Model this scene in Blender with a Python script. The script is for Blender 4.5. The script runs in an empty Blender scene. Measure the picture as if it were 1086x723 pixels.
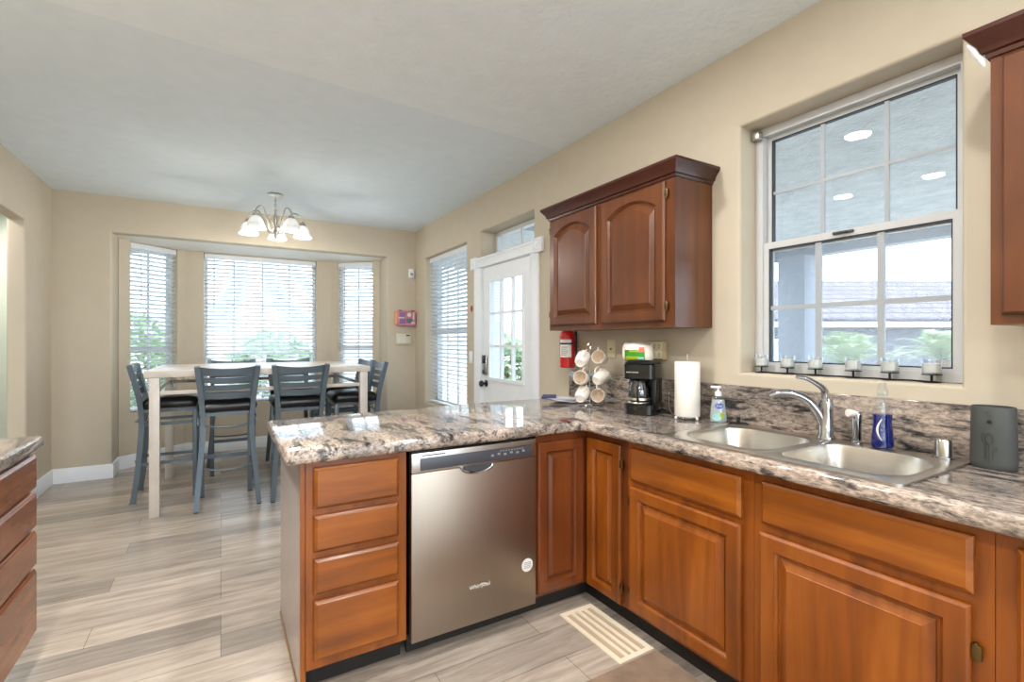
import bpy, bmesh, math, random
from mathutils import Vector, Matrix
random.seed(7)
PI = math.pi
sc = bpy.context.scene
COL = sc.collection

# ------------------------------------------------------------------ camera
CAM_H = 1.30
cam_d = bpy.data.cameras.new('camera')
cam = bpy.data.objects.new('camera', cam_d)
COL.objects.link(cam)
cam.location = (0, 0, CAM_H)
cam.rotation_euler = (PI / 2, 0, -math.radians(30.8))
cam_d.sensor_fit = 'HORIZONTAL'
cam_d.sensor_width = 36.0
cam_d.lens = 36.0 * 518.0 / 1086.0
cam_d.clip_start = 0.02
cam_d.clip_end = 300
sc.camera = cam

# ------------------------------------------------------------------ view, sky, sun
sc.view_settings.view_transform = 'Standard'
sc.view_settings.look = 'None'
sc.view_settings.gamma = 1.0
sc.view_settings.use_curve_mapping = False
sc.view_settings.exposure = 0.06
sc.cycles.use_denoising = True
sc.cycles.max_bounces = 12
sc.cycles.diffuse_bounces = 6
sc.cycles.glossy_bounces = 6
sc.cycles.transparent_max_bounces = 24
sc.cycles.transmission_bounces = 8
sc.cycles.caustics_reflective = False
sc.cycles.caustics_refractive = False
sc.cycles.sample_clamp_indirect = 6.0
world = bpy.data.worlds.new('sky')
sc.world = world
world.use_nodes = True
wb = world.node_tree.nodes['Background']
wb.inputs[0].default_value = (0.74, 0.88, 1.0, 1)
wb.inputs[1].default_value = 5.6
sun_d = bpy.data.lights.new('sun', 'SUN')
sun_d.energy = 4.0
sun_d.angle = math.radians(4)
sun_d.color = (1, 0.96, 0.9)
sun = bpy.data.objects.new('sun', sun_d)
sun.rotation_euler = (math.radians(20), math.radians(-16), 0)
COL.objects.link(sun)
CAN_POWER = 19.0
CAN_GLOW = 22.0
FILL_TORCH_POWER = 62.0
CAN_COLOR = (1.0, 0.97, 0.93)

# ------------------------------------------------------------------ materials
def lin(c):
    def f(x):
        x /= 255.0
        return x / 12.92 if x <= 0.04045 else ((x + 0.055) / 1.055) ** 2.4
    return tuple(f(x) for x in c) + (1.0,)

class NT:
    def __init__(s, name):
        s.m = bpy.data.materials.new(name); s.m.use_nodes = True
        s.t = s.m.node_tree; s.n = s.t.nodes
        s.b = s.n['Principled BSDF']; s.out = s.n['Material Output']
    def add(s, typ, **kw):
        n = s.n.new(typ)
        for k, v in kw.items():
            if k.startswith('i_'):
                n.inputs[k[2:].replace('_', ' ')].default_value = v
            else:
                setattr(n, k, v)
        return n
    def link(s, a, ao, b, bi):
        s.t.links.new(a.outputs[ao], b.inputs[bi])
    def coords(s, scale=(1, 1, 1), rot=(0, 0, 0), kind='Object'):
        tc = s.add('ShaderNodeTexCoord')
        mp = s.add('ShaderNodeMapping')
        mp.inputs['Scale'].default_value = scale
        mp.inputs['Rotation'].default_value = rot
        s.link(tc, kind, mp, 'Vector')
        return mp
    def noise(s, vec, scale, detail=4, rough=0.5, dist=0.0):
        n = s.add('ShaderNodeTexNoise')
        n.inputs['Scale'].default_value = scale
        n.inputs['Detail'].default_value = detail
        n.inputs['Roughness'].default_value = rough
        n.inputs['Distortion'].default_value = dist
        if vec: s.link(vec, 'Vector', n, 'Vector')
        return n
    def ramp(s, src, so, stops):
        r = s.add('ShaderNodeValToRGB')
        els = r.color_ramp.elements
        while len(els) < len(stops): els.new(0.5)
        for e, (p, c) in zip(els, stops):
            e.position = p; e.color = c
        s.link(src, so, r, 'Fac')
        return r
    def mix(s, a, b, fac, mode='MIX'):
        m = s.add('ShaderNodeMix', data_type='RGBA', blend_type=mode)
        for i, v in ((0, fac), (6, a), (7, b)):
            if isinstance(v, tuple) and len(v) == 2: s.t.links.new(v[0].outputs[v[1]], m.inputs[i])
            else: m.inputs[i].default_value = v
        return m
    def bump(s, src, so, strength, dist=0.002):
        bp = s.add('ShaderNodeBump')
        bp.inputs['Strength'].default_value = strength
        bp.inputs['Distance'].default_value = dist
        s.link(src, so, bp, 'Height')
        s.link(bp, 'Normal', s.b, 'Normal')

def simple(name, c, rough=0.5, metal=0.0, bump=None, coat=0.0, spec=0.5, var=0.0, emit=None):
    k = NT(name)
    k.b.inputs['Roughness'].default_value = rough
    k.b.inputs['Metallic'].default_value = metal
    k.b.inputs['Coat Weight'].default_value = coat
    k.b.inputs['Specular IOR Level'].default_value = spec
    base = lin(c)
    mp = k.coords()
    nz = k.noise(mp, 9.0, 3)
    v = max(var, 0.02)
    lo = tuple(x * (1 - v) for x in base[:3]) + (1,)
    hi = tuple(min(1, x * (1 + v)) for x in base[:3]) + (1,)
    r = k.ramp(nz, 'Fac', [(0.3, lo), (0.7, hi)])
    k.link(r, 'Color', k.b, 'Base Color')
    if bump:
        b = k.noise(mp, bump[0], 3)
        k.bump(b, 'Fac', bump[1], bump[2] if len(bump) > 2 else 0.002)
    if emit:
        k.b.inputs['Emission Color'].default_value = emit[0] + (1,)
        k.b.inputs['Emission Strength'].default_value = emit[1]
    return k.m

def m_wood(name, grain, dark, mid, light, rough=0.32, coat=0.16):
    # grain: 'x', 'y' or 'z' = direction the grain runs
    k = NT(name)
    sc_ = {'x': (0.8, 10, 10), 'y': (10, 0.8, 10), 'z': (10, 10, 0.8)}[grain]
    mp = k.coords(sc_)
    n1 = k.noise(mp, 1.4, 6, 0.55, 0.6)
    mp2 = k.coords((1, 1, 1))
    n2 = k.noise(mp2, 3.2, 3, 0.5, 0.4)
    r1 = k.ramp(n1, 'Fac', [(0.15, lin(dark)), (0.5, lin(mid)), (0.85, lin(light))])
    r2 = k.ramp(n2, 'Fac', [(0.3, (0.72, 0.68, 0.66, 1)), (0.65, (1.08, 1.06, 1.04, 1))])
    mx = k.mix((r1, 0), (r2, 0), 0.8, 'MULTIPLY')
    k.link(mx, 2, k.b, 'Base Color')
    k.b.inputs['Roughness'].default_value = rough
    k.b.inputs['Coat Weight'].default_value = coat
    k.b.inputs['Coat Roughness'].default_value = 0.14
    k.bump(n1, 'Fac', 0.05, 0.001)
    return k.m

def m_granite(name):
    k = NT(name)
    tc = k.add('ShaderNodeTexCoord')
    mp = k.add('ShaderNodeMapping'); mp.inputs['Scale'].default_value = (13, 3.6, 17)
    mp.inputs['Rotation'].default_value = (0.30, 0.2, 0.28)
    k.link(tc, 'Object', mp, 'Vector')
    n1 = k.noise(mp, 1.7, 10, 0.70, 0.45)
    r1 = k.ramp(n1, 'Fac', [(0.35, lin((44, 46, 50))), (0.43, lin((118, 113, 110))), (0.475, lin((178, 167, 158))),
                            (0.54, lin((204, 190, 178))), (0.61, lin((160, 149, 141))), (0.70, lin((220, 210, 202)))])
    mp2 = k.add('ShaderNodeMapping'); mp2.inputs['Scale'].default_value = (30, 15, 34)
    k.link(tc, 'Object', mp2, 'Vector')
    n2 = k.noise(mp2, 3.0, 7, 0.72, 0.3)
    r2 = k.ramp(n2, 'Fac', [(0.33, lin((62, 64, 66))), (0.43, lin((176, 172, 170))), (0.6, lin((255, 250, 246)))])
    mx = k.mix((r1, 0), (r2, 0), 0.8, 'MULTIPLY')
    n3 = k.noise(mp, 0.4, 4, 0.5)
    r3 = k.ramp(n3, 'Fac', [(0.40, lin((176, 178, 180))), (0.6, (1.12, 1.08, 1.05, 1))])
    mx2 = k.mix((mx, 2), (r3, 0), 0.7, 'MULTIPLY')
    k.link(mx2, 2, k.b, 'Base Color')
    k.b.inputs['Roughness'].default_value = 0.06
    k.b.inputs['Specular IOR Level'].default_value = 0.6
    return k.m

def m_floor(name):
    k = NT(name)
    mp = k.coords()
    br = k.add('ShaderNodeTexBrick')
    br.offset = 0.41; br.offset_frequency = 3
    br.inputs['Color1'].default_value = lin((200, 187, 174))
    br.inputs['Color2'].default_value = lin((152, 144, 136))
    br.inputs['Mortar'].default_value = lin((112, 106, 100))
    br.inputs['Scale'].default_value = 1.0
    br.inputs['Mortar Size'].default_value = 0.0012
    br.inputs['Bias'].default_value = -0.1
    br.inputs['Brick Width'].default_value = 1.22
    br.inputs['Row Height'].default_value = 0.18
    k.link(mp, 'Vector', br, 'Vector')
    mg = k.coords((1.0, 9.0, 1.0))
    g = k.noise(mg, 2.6, 7, 0.62, 0.8)
    rg = k.ramp(g, 'Fac', [(0.32, lin((188, 184, 180))), (0.5, lin((228, 224, 220))), (0.68, lin((255, 252, 250)))])
    mx = k.mix((br, 0), (rg, 0), 0.85, 'MULTIPLY')
    k.link(mx, 2, k.b, 'Base Color')
    k.b.inputs['Roughness'].default_value = 0.24
    k.bump(g, 'Fac', 0.06, 0.001)
    return k.m

def m_steel(name, axis, base=(176, 170, 163), rough=0.27):
    k = NT(name)
    s = {'x': (0.4, 90, 90), 'y': (90, 0.4, 90), 'z': (90, 90, 0.4)}[axis]
    mp = k.coords(s)
    n = k.noise(mp, 3.0, 3)
    b = lin(base)
    r = k.ramp(n, 'Fac', [(0.3, tuple(x * 0.93 for x in b[:3]) + (1,)), (0.7, b)])
    k.link(r, 'Color', k.b, 'Base Color')
    k.b.inputs['Metallic'].default_value = 1.0
    k.b.inputs['Roughness'].default_value = rough
    k.bump(n, 'Fac', 0.03, 0.0005)
    return k.m

def m_glass(name, tint=(0.97, 0.99, 1.0), refl=0.05, edge=0.7, rough=0.0):
    k = NT(name)
    k.n.remove(k.b)
    tr = k.add('ShaderNodeBsdfTransparent'); tr.inputs['Color'].default_value = tint + (1,)
    gl = k.add('ShaderNodeBsdfGlossy'); gl.inputs['Roughness'].default_value = rough
    lw = k.add('ShaderNodeLayerWeight'); lw.inputs['Blend'].default_value = 0.5
    p = k.add('ShaderNodeMath', operation='POWER'); k.link(lw, 'Facing', p, 0); p.inputs[1].default_value = 4.0
    ma = k.add('ShaderNodeMath', operation='MULTIPLY_ADD'); k.link(p, 0, ma, 0)
    ma.inputs[1].default_value = edge; ma.inputs[2].default_value = refl
    mx = k.add('ShaderNodeMixShader')
    k.link(ma, 0, mx, 'Fac'); k.t.links.new(tr.outputs[0], mx.inputs[1]); k.t.links.new(gl.outputs[0], mx.inputs[2])
    k.t.links.new(mx.outputs[0], k.out.inputs['Surface'])
    return k.m

def m_liquid(name, c, alpha=0.5):
    k = NT(name)
    k.b.inputs['Base Color'].default_value = lin(c)
    k.b.inputs['Roughness'].default_value = 0.08
    tr = k.add('ShaderNodeBsdfTransparent'); tr.inputs['Color'].default_value = lin(c)
    mx = k.add('ShaderNodeMixShader'); mx.inputs[0].default_value = alpha
    k.t.links.new(tr.outputs[0], mx.inputs[1]); k.t.links.new(k.b.outputs[0], mx.inputs[2])
    k.t.links.new(mx.outputs[0], k.out.inputs['Surface'])
    return k.m

def m_translucent(name, c, amt=0.35):
    k = NT(name)
    k.b.inputs['Base Color'].default_value = lin(c)
    k.b.inputs['Roughness'].default_value = 0.5
    tl = k.add('ShaderNodeBsdfTranslucent'); tl.inputs['Color'].default_value = lin(c)
    mx = k.add('ShaderNodeMixShader'); mx.inputs[0].default_value = amt
    k.t.links.new(k.b.outputs[0], mx.inputs[1]); k.t.links.new(tl.outputs[0], mx.inputs[2])
    k.t.links.new(mx.outputs[0], k.out.inputs['Surface'])
    return k.m

def m_emit(name, c, s):
    return simple(name, (245, 245, 240), 0.4, emit=(c, s))

def m_rooftile(name):
    k = NT(name)
    mp = k.coords()
    br = k.add('ShaderNodeTexBrick')
    br.inputs['Color1'].default_value = lin((112, 104, 112)); br.inputs['Color2'].default_value = lin((98, 92, 100))
    br.inputs['Mortar'].default_value = lin((62, 58, 66))
    br.inputs['Scale'].default_value = 1.0; br.inputs['Mortar Size'].default_value = 0.045
    br.inputs['Brick Width'].default_value = 0.7; br.inputs['Row Height'].default_value = 0.5
    k.link(mp, 'Vector', br, 'Vector')
    k.link(br, 'Color', k.b, 'Base Color')
    k.b.inputs['Roughness'].default_value = 0.8
    return k.m

M = {}
M['wall'] = simple('wall_paint', (195, 184, 165), 0.65, bump=(140, 0.18, 0.003), spec=0.3)
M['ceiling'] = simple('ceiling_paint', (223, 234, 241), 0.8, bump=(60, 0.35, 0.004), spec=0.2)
M['ceiling_k'] = simple('ceiling_texture_lit', (230, 239, 244), 0.8, bump=(34, 0.6, 0.006), spec=0.2)  # paler than the dining ceiling: its brighter lighting is put into the colour
M['soffit'] = simple('bay_soffit_lit', (242, 238, 230), 0.6)  # brightened past the ceiling tone to stand in for bounced window light
M['white'] = simple('white_paint', (232, 236, 241), 0.4)
M['trim'] = simple('white_trim', (233, 238, 244), 0.45)
M['vinyl'] = simple('window_vinyl', (206, 208, 210), 0.4)
M['muntin'] = simple('grey_muntin', (168, 174, 180), 0.4)
M['alu'] = simple('window_aluminium', (196, 198, 200), 0.35, spec=0.5)
M['gasket'] = simple('dark_gasket', (40, 44, 50), 0.6)
M['floor'] = m_floor('vinyl_plank')
M['granite'] = m_granite('granite')
WD, WM, WL = (92, 46, 8), (142, 77, 15), (172, 104, 32)
M['wood_x'] = m_wood('cherry_grain_x', 'x', WD, WM, WL)
M['wood_y'] = m_wood('cherry_grain_y', 'y', WD, WM, WL)
M['wood_z'] = m_wood('cherry_grain_z', 'z', (86, 41, 7), (136, 71, 13), (165, 96, 28))
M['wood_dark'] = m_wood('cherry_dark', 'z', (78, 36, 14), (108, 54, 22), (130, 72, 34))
M['wood_up'] = m_wood('cherry_upper_shaded', 'z', (62, 31, 12), (94, 50, 20), (116, 68, 30))  # same cherry darkened: low light on the wall cabinets put into the colour
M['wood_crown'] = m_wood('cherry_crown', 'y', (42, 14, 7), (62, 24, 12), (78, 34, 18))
M['wood_left'] = m_wood('cherry_left_sheen', 'y', (116, 66, 38), (148, 92, 56), (168, 112, 74), rough=0.26)  # cherry made paler and greyer to hold the window sheen
M['panel'] = simple('grey_end_panel', (176, 166, 160), 0.2, spec=0.6)
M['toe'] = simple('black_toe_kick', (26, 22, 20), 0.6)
M['steel_z'] = m_steel('brushed_steel_z', 'z', (166, 153, 140), 0.36)
M['steel_sink'] = m_steel('brushed_steel_sink', 'y', (204, 199, 192), 0.29)
M['steel_x'] = m_steel('brushed_steel_x', 'x', (196, 192, 188), 0.3)
M['chrome'] = simple('chrome', (176, 178, 183), 0.08, 1.0)
M['nickel'] = simple('brushed_nickel', (190, 186, 178), 0.28, 1.0)
M['brass'] = simple('antique_brass', (120, 100, 66), 0.4, 1.0)
M['black'] = simple('black_plastic', (22, 23, 26), 0.3)
M['blackgloss'] = simple('black_gloss', (14, 15, 18), 0.08, spec=0.6)
M['panelgrey'] = simple('dark_grey_console', (66, 70, 78), 0.3)
M['iron'] = simple('black_iron', (24, 24, 26), 0.5, 0.3)
M['stool'] = simple('slate_blue_metal', (94, 107, 117), 0.36, 0.2, var=0.05)
M['vinylseat'] = simple('black_vinyl', (17, 20, 24), 0.3, bump=(40, 0.08))
M['table'] = simple('whitewashed_table', (206, 198, 190), 0.28, var=0.05)
M['glass'] = m_glass('window_glass', refl=0.045)
def m_screen():
    k = NT('insect_mesh')
    k.b.inputs['Base Color'].default_value = lin((200, 204, 210)); k.b.inputs['Roughness'].default_value = 0.7
    tl = k.add('ShaderNodeBsdfTranslucent'); tl.inputs['Color'].default_value = lin((225, 228, 235))
    m1 = k.add('ShaderNodeMixShader'); m1.inputs[0].default_value = 0.75
    k.t.links.new(k.b.outputs[0], m1.inputs[1]); k.t.links.new(tl.outputs[0], m1.inputs[2])
    tr = k.add('ShaderNodeBsdfTransparent')
    m2 = k.add('ShaderNodeMixShader'); m2.inputs[0].default_value = 0.14
    k.t.links.new(tr.outputs[0], m2.inputs[1]); k.t.links.new(m1.outputs[0], m2.inputs[2])
    k.t.links.new(m2.outputs[0], k.out.inputs['Surface'])
    return k.m
M['screen'] = m_screen()
M['clearplastic'] = m_glass('clear_plastic', (0.92, 0.95, 0.97), 0.08, 0.6, 0.03)
M['cupglass'] = m_glass('cup_glass', (0.96, 0.98, 0.99), 0.10, 0.7, 0.0)
M['carafe'] = m_glass('carafe_glass', (0.62, 0.64, 0.66), 0.14, 0.7, 0.0)
M['wax'] = simple('white_wax', (242, 240, 235), 0.5)
M['blue_soap'] = m_liquid('blue_dish_soap', (22, 40, 150), 0.45)
M['soap_gel'] = m_liquid('pale_hand_soap', (232, 238, 238), 0.5)
M['slat'] = m_translucent('blind_slat', (238, 242, 246), 0.38)
M['rail'] = simple('blind_rail', (224, 228, 232), 0.4)
M['cord'] = simple('blind_cord', (190, 194, 198), 0.7)
M['ceramic'] = simple('white_ceramic', (238, 230, 220), 0.2, spec=0.6)
M['ceramic_in'] = simple('mug_lining', (222, 208, 190), 0.3)
M['papertowel'] = simple('paper_towel', (240, 234, 226), 0.85, bump=(120, 0.25))
M['cardboard'] = simple('cardboard', (160, 130, 96), 0.8)
M['red'] = simple('extinguisher_red', (190, 22, 26), 0.25, spec=0.6)
M['label'] = simple('label_white', (226, 222, 216), 0.5)
M['labelgrey'] = simple('label_grey', (150, 146, 146), 0.5)
M['ivory'] = simple('ivory_plastic', (224, 214, 178), 0.35)
M['almond'] = simple('almond_plastic', (176, 156, 122), 0.4)
M['slot'] = simple('dark_slot', (50, 46, 40), 0.6)
M['canister'] = simple('charcoal_ceramic', (62, 64, 62), 0.6)
M['canister_d'] = simple('charcoal_engraving', (40, 42, 42), 0.7)
M['mat'] = simple('brown_mat', (148, 124, 104), 0.95, bump=(300, 0.6, 0.004), var=0.25)
M['vent'] = simple('cream_vent', (236, 222, 198), 0.4)
M['ventdark'] = simple('vent_inside', (186, 166, 142), 0.7)
M['pink'] = simple('pink_print', (206, 128, 146), 0.4, var=0.2)
M['purple'] = simple('purple_print', (138, 104, 150), 0.4)
M['orange'] = simple('orange_print', (224, 168, 120), 0.5)
M['keypad'] = simple('keypad_beige', (208, 206, 184), 0.4)
M['green'] = simple('green_print', (48, 132, 36), 0.35, var=0.3)
M['yellowgreen'] = simple('lime_print', (150, 168, 30), 0.35, var=0.3)
M['salmon'] = simple('salmon_print', (232, 110, 96), 0.4)
M['filters'] = simple('coffee_filter_bag', (226, 214, 200), 0.35, spec=0.6)
M['dial_blue'] = simple('logo_blue', (36, 78, 170), 0.4)
M['mint'] = simple('label_mint', (150, 200, 196), 0.4, var=0.2)
M['navy'] = simple('navy_cover', (42, 44, 104), 0.5)
M['paper'] = simple('paper', (222, 222, 232), 0.7)
M['shade'] = m_emit('lamp_shade_glow', (1.0, 0.99, 0.97), 0.30)
M['bulb'] = m_emit('bulb_glow', (1.0, 0.98, 0.95), 4.0)
M['can'] = m_emit('recessed_light_lens', CAN_COLOR, CAN_GLOW)
M['stucco'] = simple('patio_stucco', (184, 186, 188), 0.9, bump=(30, 0.9, 0.02), var=0.12)
M['pillar'] = simple('pillar_stucco', (138, 144, 156), 0.9, bump=(50, 0.4, 0.01))
M['housewall'] = simple('neighbour_wall', (98, 100, 108), 0.9)
M['roof'] = m_rooftile('roof_tiles')
M['fascia'] = simple('fascia_board', (196, 196, 202), 0.7)
M['ground'] = simple('pale_concrete', (192, 190, 186), 0.9, bump=(20, 0.3, 0.01))
M['blockwall'] = simple('garden_block_wall', (206, 198, 188), 0.9, bump=(20, 0.3, 0.01))
M['leaf'] = m_translucent('leaf_green', (128, 150, 112), 0.3)
M['palm'] = m_translucent('palm_frond', (150, 166, 132), 0.25)
M['trunk'] = simple('palm_trunk', (120, 96, 72), 0.9, bump=(30, 0.6, 0.02))
M['cloth'] = simple('white_cloth', (232, 232, 236), 0.9, bump=(200, 0.3))
M['hallwall'] = simple('hall_wall_paint', (196, 200, 188), 0.7)

# ------------------------------------------------------------------ mesh helpers
XF = {}
def finish(bm, smooth=True, ang=0.62):
    bmesh.ops.recalc_face_normals(bm, faces=bm.faces[:])
    if smooth:
        for f in bm.faces: f.smooth = True
        for e in bm.edges:
            if len(e.link_faces) == 2:
                if e.calc_face_angle(0) > ang: e.smooth = False

def obj(name, bm, mat, parent=None, world=False, smooth=True, ang=0.62, recalc=True):
    if recalc: finish(bm, smooth, ang)
    if parent is not None and world:
        bm.transform(XF[parent].inverted())
    me = bpy.data.meshes.new(name)
    bm.to_mesh(me); bm.free()
    me.materials.append(M[mat] if isinstance(mat, str) else mat)
    o = bpy.data.objects.new(name, me)
    COL.objects.link(o)
    if parent is not None:
        o.parent = parent
        XF[o] = XF[parent]
    else:
        XF[o] = Matrix.Identity(4)
    return o

def tag(o, label=None, cat=None, group=None, kind=None):
    if label: o['label'] = label
    if cat: o['category'] = cat
    if group: o['group'] = group
    if kind: o['kind'] = kind
    return o

def thing(name, label, cat, loc=(0, 0, 0), rz=0.0, group=None):
    o = bpy.data.objects.new(name, None)
    o.empty_display_size = 0.05
    o.location = loc; o.rotation_euler = (0, 0, rz)
    COL.objects.link(o)
    XF[o] = Matrix.Translation(loc) @ Matrix.Rotation(rz, 4, 'Z')
    return tag(o, label, cat, group)

def structure(name, bm, mat, parent=None, **kw):
    o = obj(name, bm, mat, parent, **kw)
    if parent is None: o['kind'] = 'structure'
    return o

def struct_root(name, loc=(0, 0, 0), rz=0.0):
    o = bpy.data.objects.new(name, None); o.location = loc; o.rotation_euler = (0, 0, rz)
    o.empty_display_size = 0.05
    COL.objects.link(o); o['kind'] = 'structure'
    XF[o] = Matrix.Translation(loc) @ Matrix.Rotation(rz, 4, 'Z')
    return o

def dup(root, loc, rz, label=None, group=None):
    r = root.copy(); COL.objects.link(r); r.location = loc; r.rotation_euler = (0, 0, rz)
    if label: r['label'] = label
    if group: r['group'] = group
    for ch in list(root.children):
        c = ch.copy(); COL.objects.link(c); c.parent = r
        for g in list(ch.children):
            d = g.copy(); COL.objects.link(d); d.parent = c
    return r

def B(): return bmesh.new()

def box(bm, x0, x1, y0, y1, z0, z1, bev=0.0, seg=2):
    vs = [bm.verts.new(p) for p in ((x0, y0, z0), (x1, y0, z0), (x1, y1, z0), (x0, y1, z0),
                                    (x0, y0, z1), (x1, y0, z1), (x1, y1, z1), (x0, y1, z1))]
    fs = [bm.faces.new([vs[i] for i in q]) for q in ((0, 3, 2, 1), (4, 5, 6, 7), (0, 1, 5, 4), (1, 2, 6, 5), (2, 3, 7, 6), (3, 0, 4, 7))]
    if bev > 0:
        es = list({e for f in fs for e in f.edges})
        bmesh.ops.bevel(bm, geom=es, offset=bev, segments=seg, affect='EDGES', profile=0.5)
    return vs

def bxo(name, dims, mat, parent=None, bev=0.0, world=False, seg=2):
    b = B(); box(b, *dims, bev=bev, seg=seg)
    return obj(name, b, mat, parent, world=world)

def lathe(bm, prof, c=(0, 0, 0), seg=24, caps=True, mtx=None, scale=(1, 1)):
    rings = []
    for r, z in prof:
        ring = []
        for i in range(seg):
            a = 2 * PI * i / seg
            p = Vector((r * math.cos(a) * scale[0], r * math.sin(a) * scale[1], z))
            if mtx is not None: p = mtx @ p
            ring.append(bm.verts.new(p + Vector(c)))
        rings.append(ring)
    for a, b in zip(rings, rings[1:]):
        for i in range(seg):
            bm.faces.new((a[i], a[(i + 1) % seg], b[(i + 1) % seg], b[i]))
    if caps:
        bm.faces.new(rings[0][::-1]); bm.faces.new(rings[-1])
    return rings

def align(d):
    return Vector((0, 0, 1)).rotation_difference(Vector(d).normalized()).to_matrix()

def cyl(bm, p0, p1, r0, r1=None, seg=16):
    p0, p1 = Vector(p0), Vector(p1)
    d = p1 - p0
    lathe(bm, [(r0, 0), (r0 if r1 is None else r1, d.length)], c=p0, seg=seg, mtx=align(d))

def sweep(bm, pts, prof, closed=False, up=(0, 0, 1), scales=None):
    # prof: list of (a,b) offsets across the path; frame by parallel transport from 'up'
    pts = [Vector(p) for p in pts]
    n = len(pts); rings = []
    t0 = (pts[1] - pts[0]).normalized()
    u = Vector(up)
    u = (u - t0 * u.dot(t0))
    if u.length < 1e-4: u = t0.orthogonal()
    u.normalize()
    for i in range(n):
        if closed: t = (pts[(i + 1) % n] - pts[i - 1])
        elif i == 0: t = pts[1] - pts[0]
        elif i == n - 1: t = pts[-1] - pts[-2]
        else: t = pts[i + 1] - pts[i - 1]
        t.normalize()
        u = u - t * u.dot(t); u.normalize()
        s = t.cross(u)
        k = scales[i] if scales else 1.0
        rings.append([bm.verts.new(pts[i] + s * a * k + u * b * k) for a, b in prof])
    m = len(prof)
    rng = range(n if closed else n - 1)
    for i in rng:
        a, b = rings[i], rings[(i + 1) % n]
        for j in range(m):
            bm.faces.new((a[j], a[(j + 1) % m], b[(j + 1) % m], b[j]))
    if not closed:
        bm.faces.new(rings[0][::-1]); bm.faces.new(rings[-1])

def circ(r, n=8): return [(r * math.cos(2 * PI * i / n), r * math.sin(2 * PI * i / n)) for i in range(n)]
def rectp(a, b): return [(-a, -b), (a, -b), (a, b), (-a, b)]
def tube(bm, pts, r, seg=8, closed=False, scales=None): sweep(bm, pts, circ(r, seg), closed, scales=scales)

def smooth_path(pts, n=8):
    # Catmull-Rom through the points
    P = [Vector(p) for p in pts]
    P = [P[0] * 2 - P[1]] + P + [P[-1] * 2 - P[-2]]
    out = []
    for i in range(1, len(P) - 2):
        for k in range(n):
            t = k / n
            a, b, c, d = P[i - 1], P[i], P[i + 1], P[i + 2]
            out.append(0.5 * ((2 * b) + (c - a) * t + (2 * a - 5 * b + 4 * c - d) * t * t + (3 * b - a - 3 * c + d) * t ** 3))
    out.append(P[-2].copy())
    return out

def grid_slab(us, vs, keep, pos, t, bevel=None):
    """cells of a u,v grid turned into a slab of thickness t; pos(u,v,w) maps to space.
    bevel = (test(p_mid_uvw, axis), offset, segments) picks edges to round."""
    bm = B(); V = {}
    nu, nv = len(us) - 1, len(vs) - 1
    K = [[keep(0.5 * (us[i] + us[i + 1]), 0.5 * (vs[j] + vs[j + 1])) for j in range(nv)] for i in range(nu)]
    info = {}
    def v(i, j, w):
        if (i, j, w) not in V:
            x = bm.verts.new((us[i], vs[j], t if w else 0.0)); V[(i, j, w)] = x
        return V[(i, j, w)]
    def k(i, j): return 0 <= i < nu and 0 <= j < nv and K[i][j]
    for i in range(nu):
        for j in range(nv):
            if not K[i][j]: continue
            bm.faces.new((v(i, j, 0), v(i, j + 1, 0), v(i + 1, j + 1, 0), v(i + 1, j, 0)))
            bm.faces.new((v(i, j, 1), v(i + 1, j, 1), v(i + 1, j + 1, 1), v(i, j + 1, 1)))
            if not k(i - 1, j): bm.faces.new((v(i, j, 0), v(i, j, 1), v(i, j + 1, 1), v(i, j + 1, 0)))
            if not k(i + 1, j): bm.faces.new((v(i + 1, j, 0), v(i + 1, j + 1, 0), v(i + 1, j + 1, 1), v(i + 1, j, 1)))
            if not k(i, j - 1): bm.faces.new((v(i, j, 0), v(i + 1, j, 0), v(i + 1, j, 1), v(i, j, 1)))
            if not k(i, j + 1): bm.faces.new((v(i, j + 1, 0), v(i, j + 1, 1), v(i + 1, j + 1, 1), v(i + 1, j + 1, 0)))
    bm.normal_update()
    if bevel:
        test, off, seg = bevel
        es = []
        for e in bm.edges:
            if len(e.link_faces) == 2 and e.calc_face_angle(0) > 0.5:
                mid = (e.verts[0].co + e.verts[1].co) / 2
                d = (e.verts[1].co - e.verts[0].co)
                ax = max(range(3), key=lambda q: abs(d[q]))
                if test(mid, ax): es.append(e)
        if es: bmesh.ops.bevel(bm, geom=es, offset=off, segments=seg, affect='EDGES', profile=0.5, clamp_overlap=True)
    for x in bm.verts: x.co = Vector(pos(*x.co))
    return bm

def frame_m(origin, u, d):
    u, d = Vector(u).normalized(), Vector(d).normalized()
    v = Vector((0, 0, 1))
    m = Matrix((u, v, d)).transposed().to_4x4()
    m.translation = Vector(origin)
    return m

def panel(bm, w, h, prof, mtx, rise=0.0, arch_from=4, n=14):
    """front built of nested rings: prof = [(inset, depth)], rings from arch_from on have an arched top"""
    rings = []
    for k, (ins, d) in enumerate(prof):
        pts = [(ins, ins), (w - ins, ins)]
        rr = rise if k >= arch_from else 0.0
        for i in range(n + 1):
            u = w - ins - (w - 2 * ins) * i / n
            x = (u - w / 2) / (w / 2 - ins)
            pts.append((u, h - ins - rr * x * x))
        rings.append([bm.verts.new(mtx @ Vector((p[0], p[1], d))) for p in pts])
    m = n + 3
    for a, b in zip(rings, rings[1:]):
        for j in range(m):
            bm.faces.new((a[j], a[(j + 1) % m], b[(j + 1) % m], b[j]))
    bm.faces.new(rings[0][::-1]); bm.faces.new(rings[-1])

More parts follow.
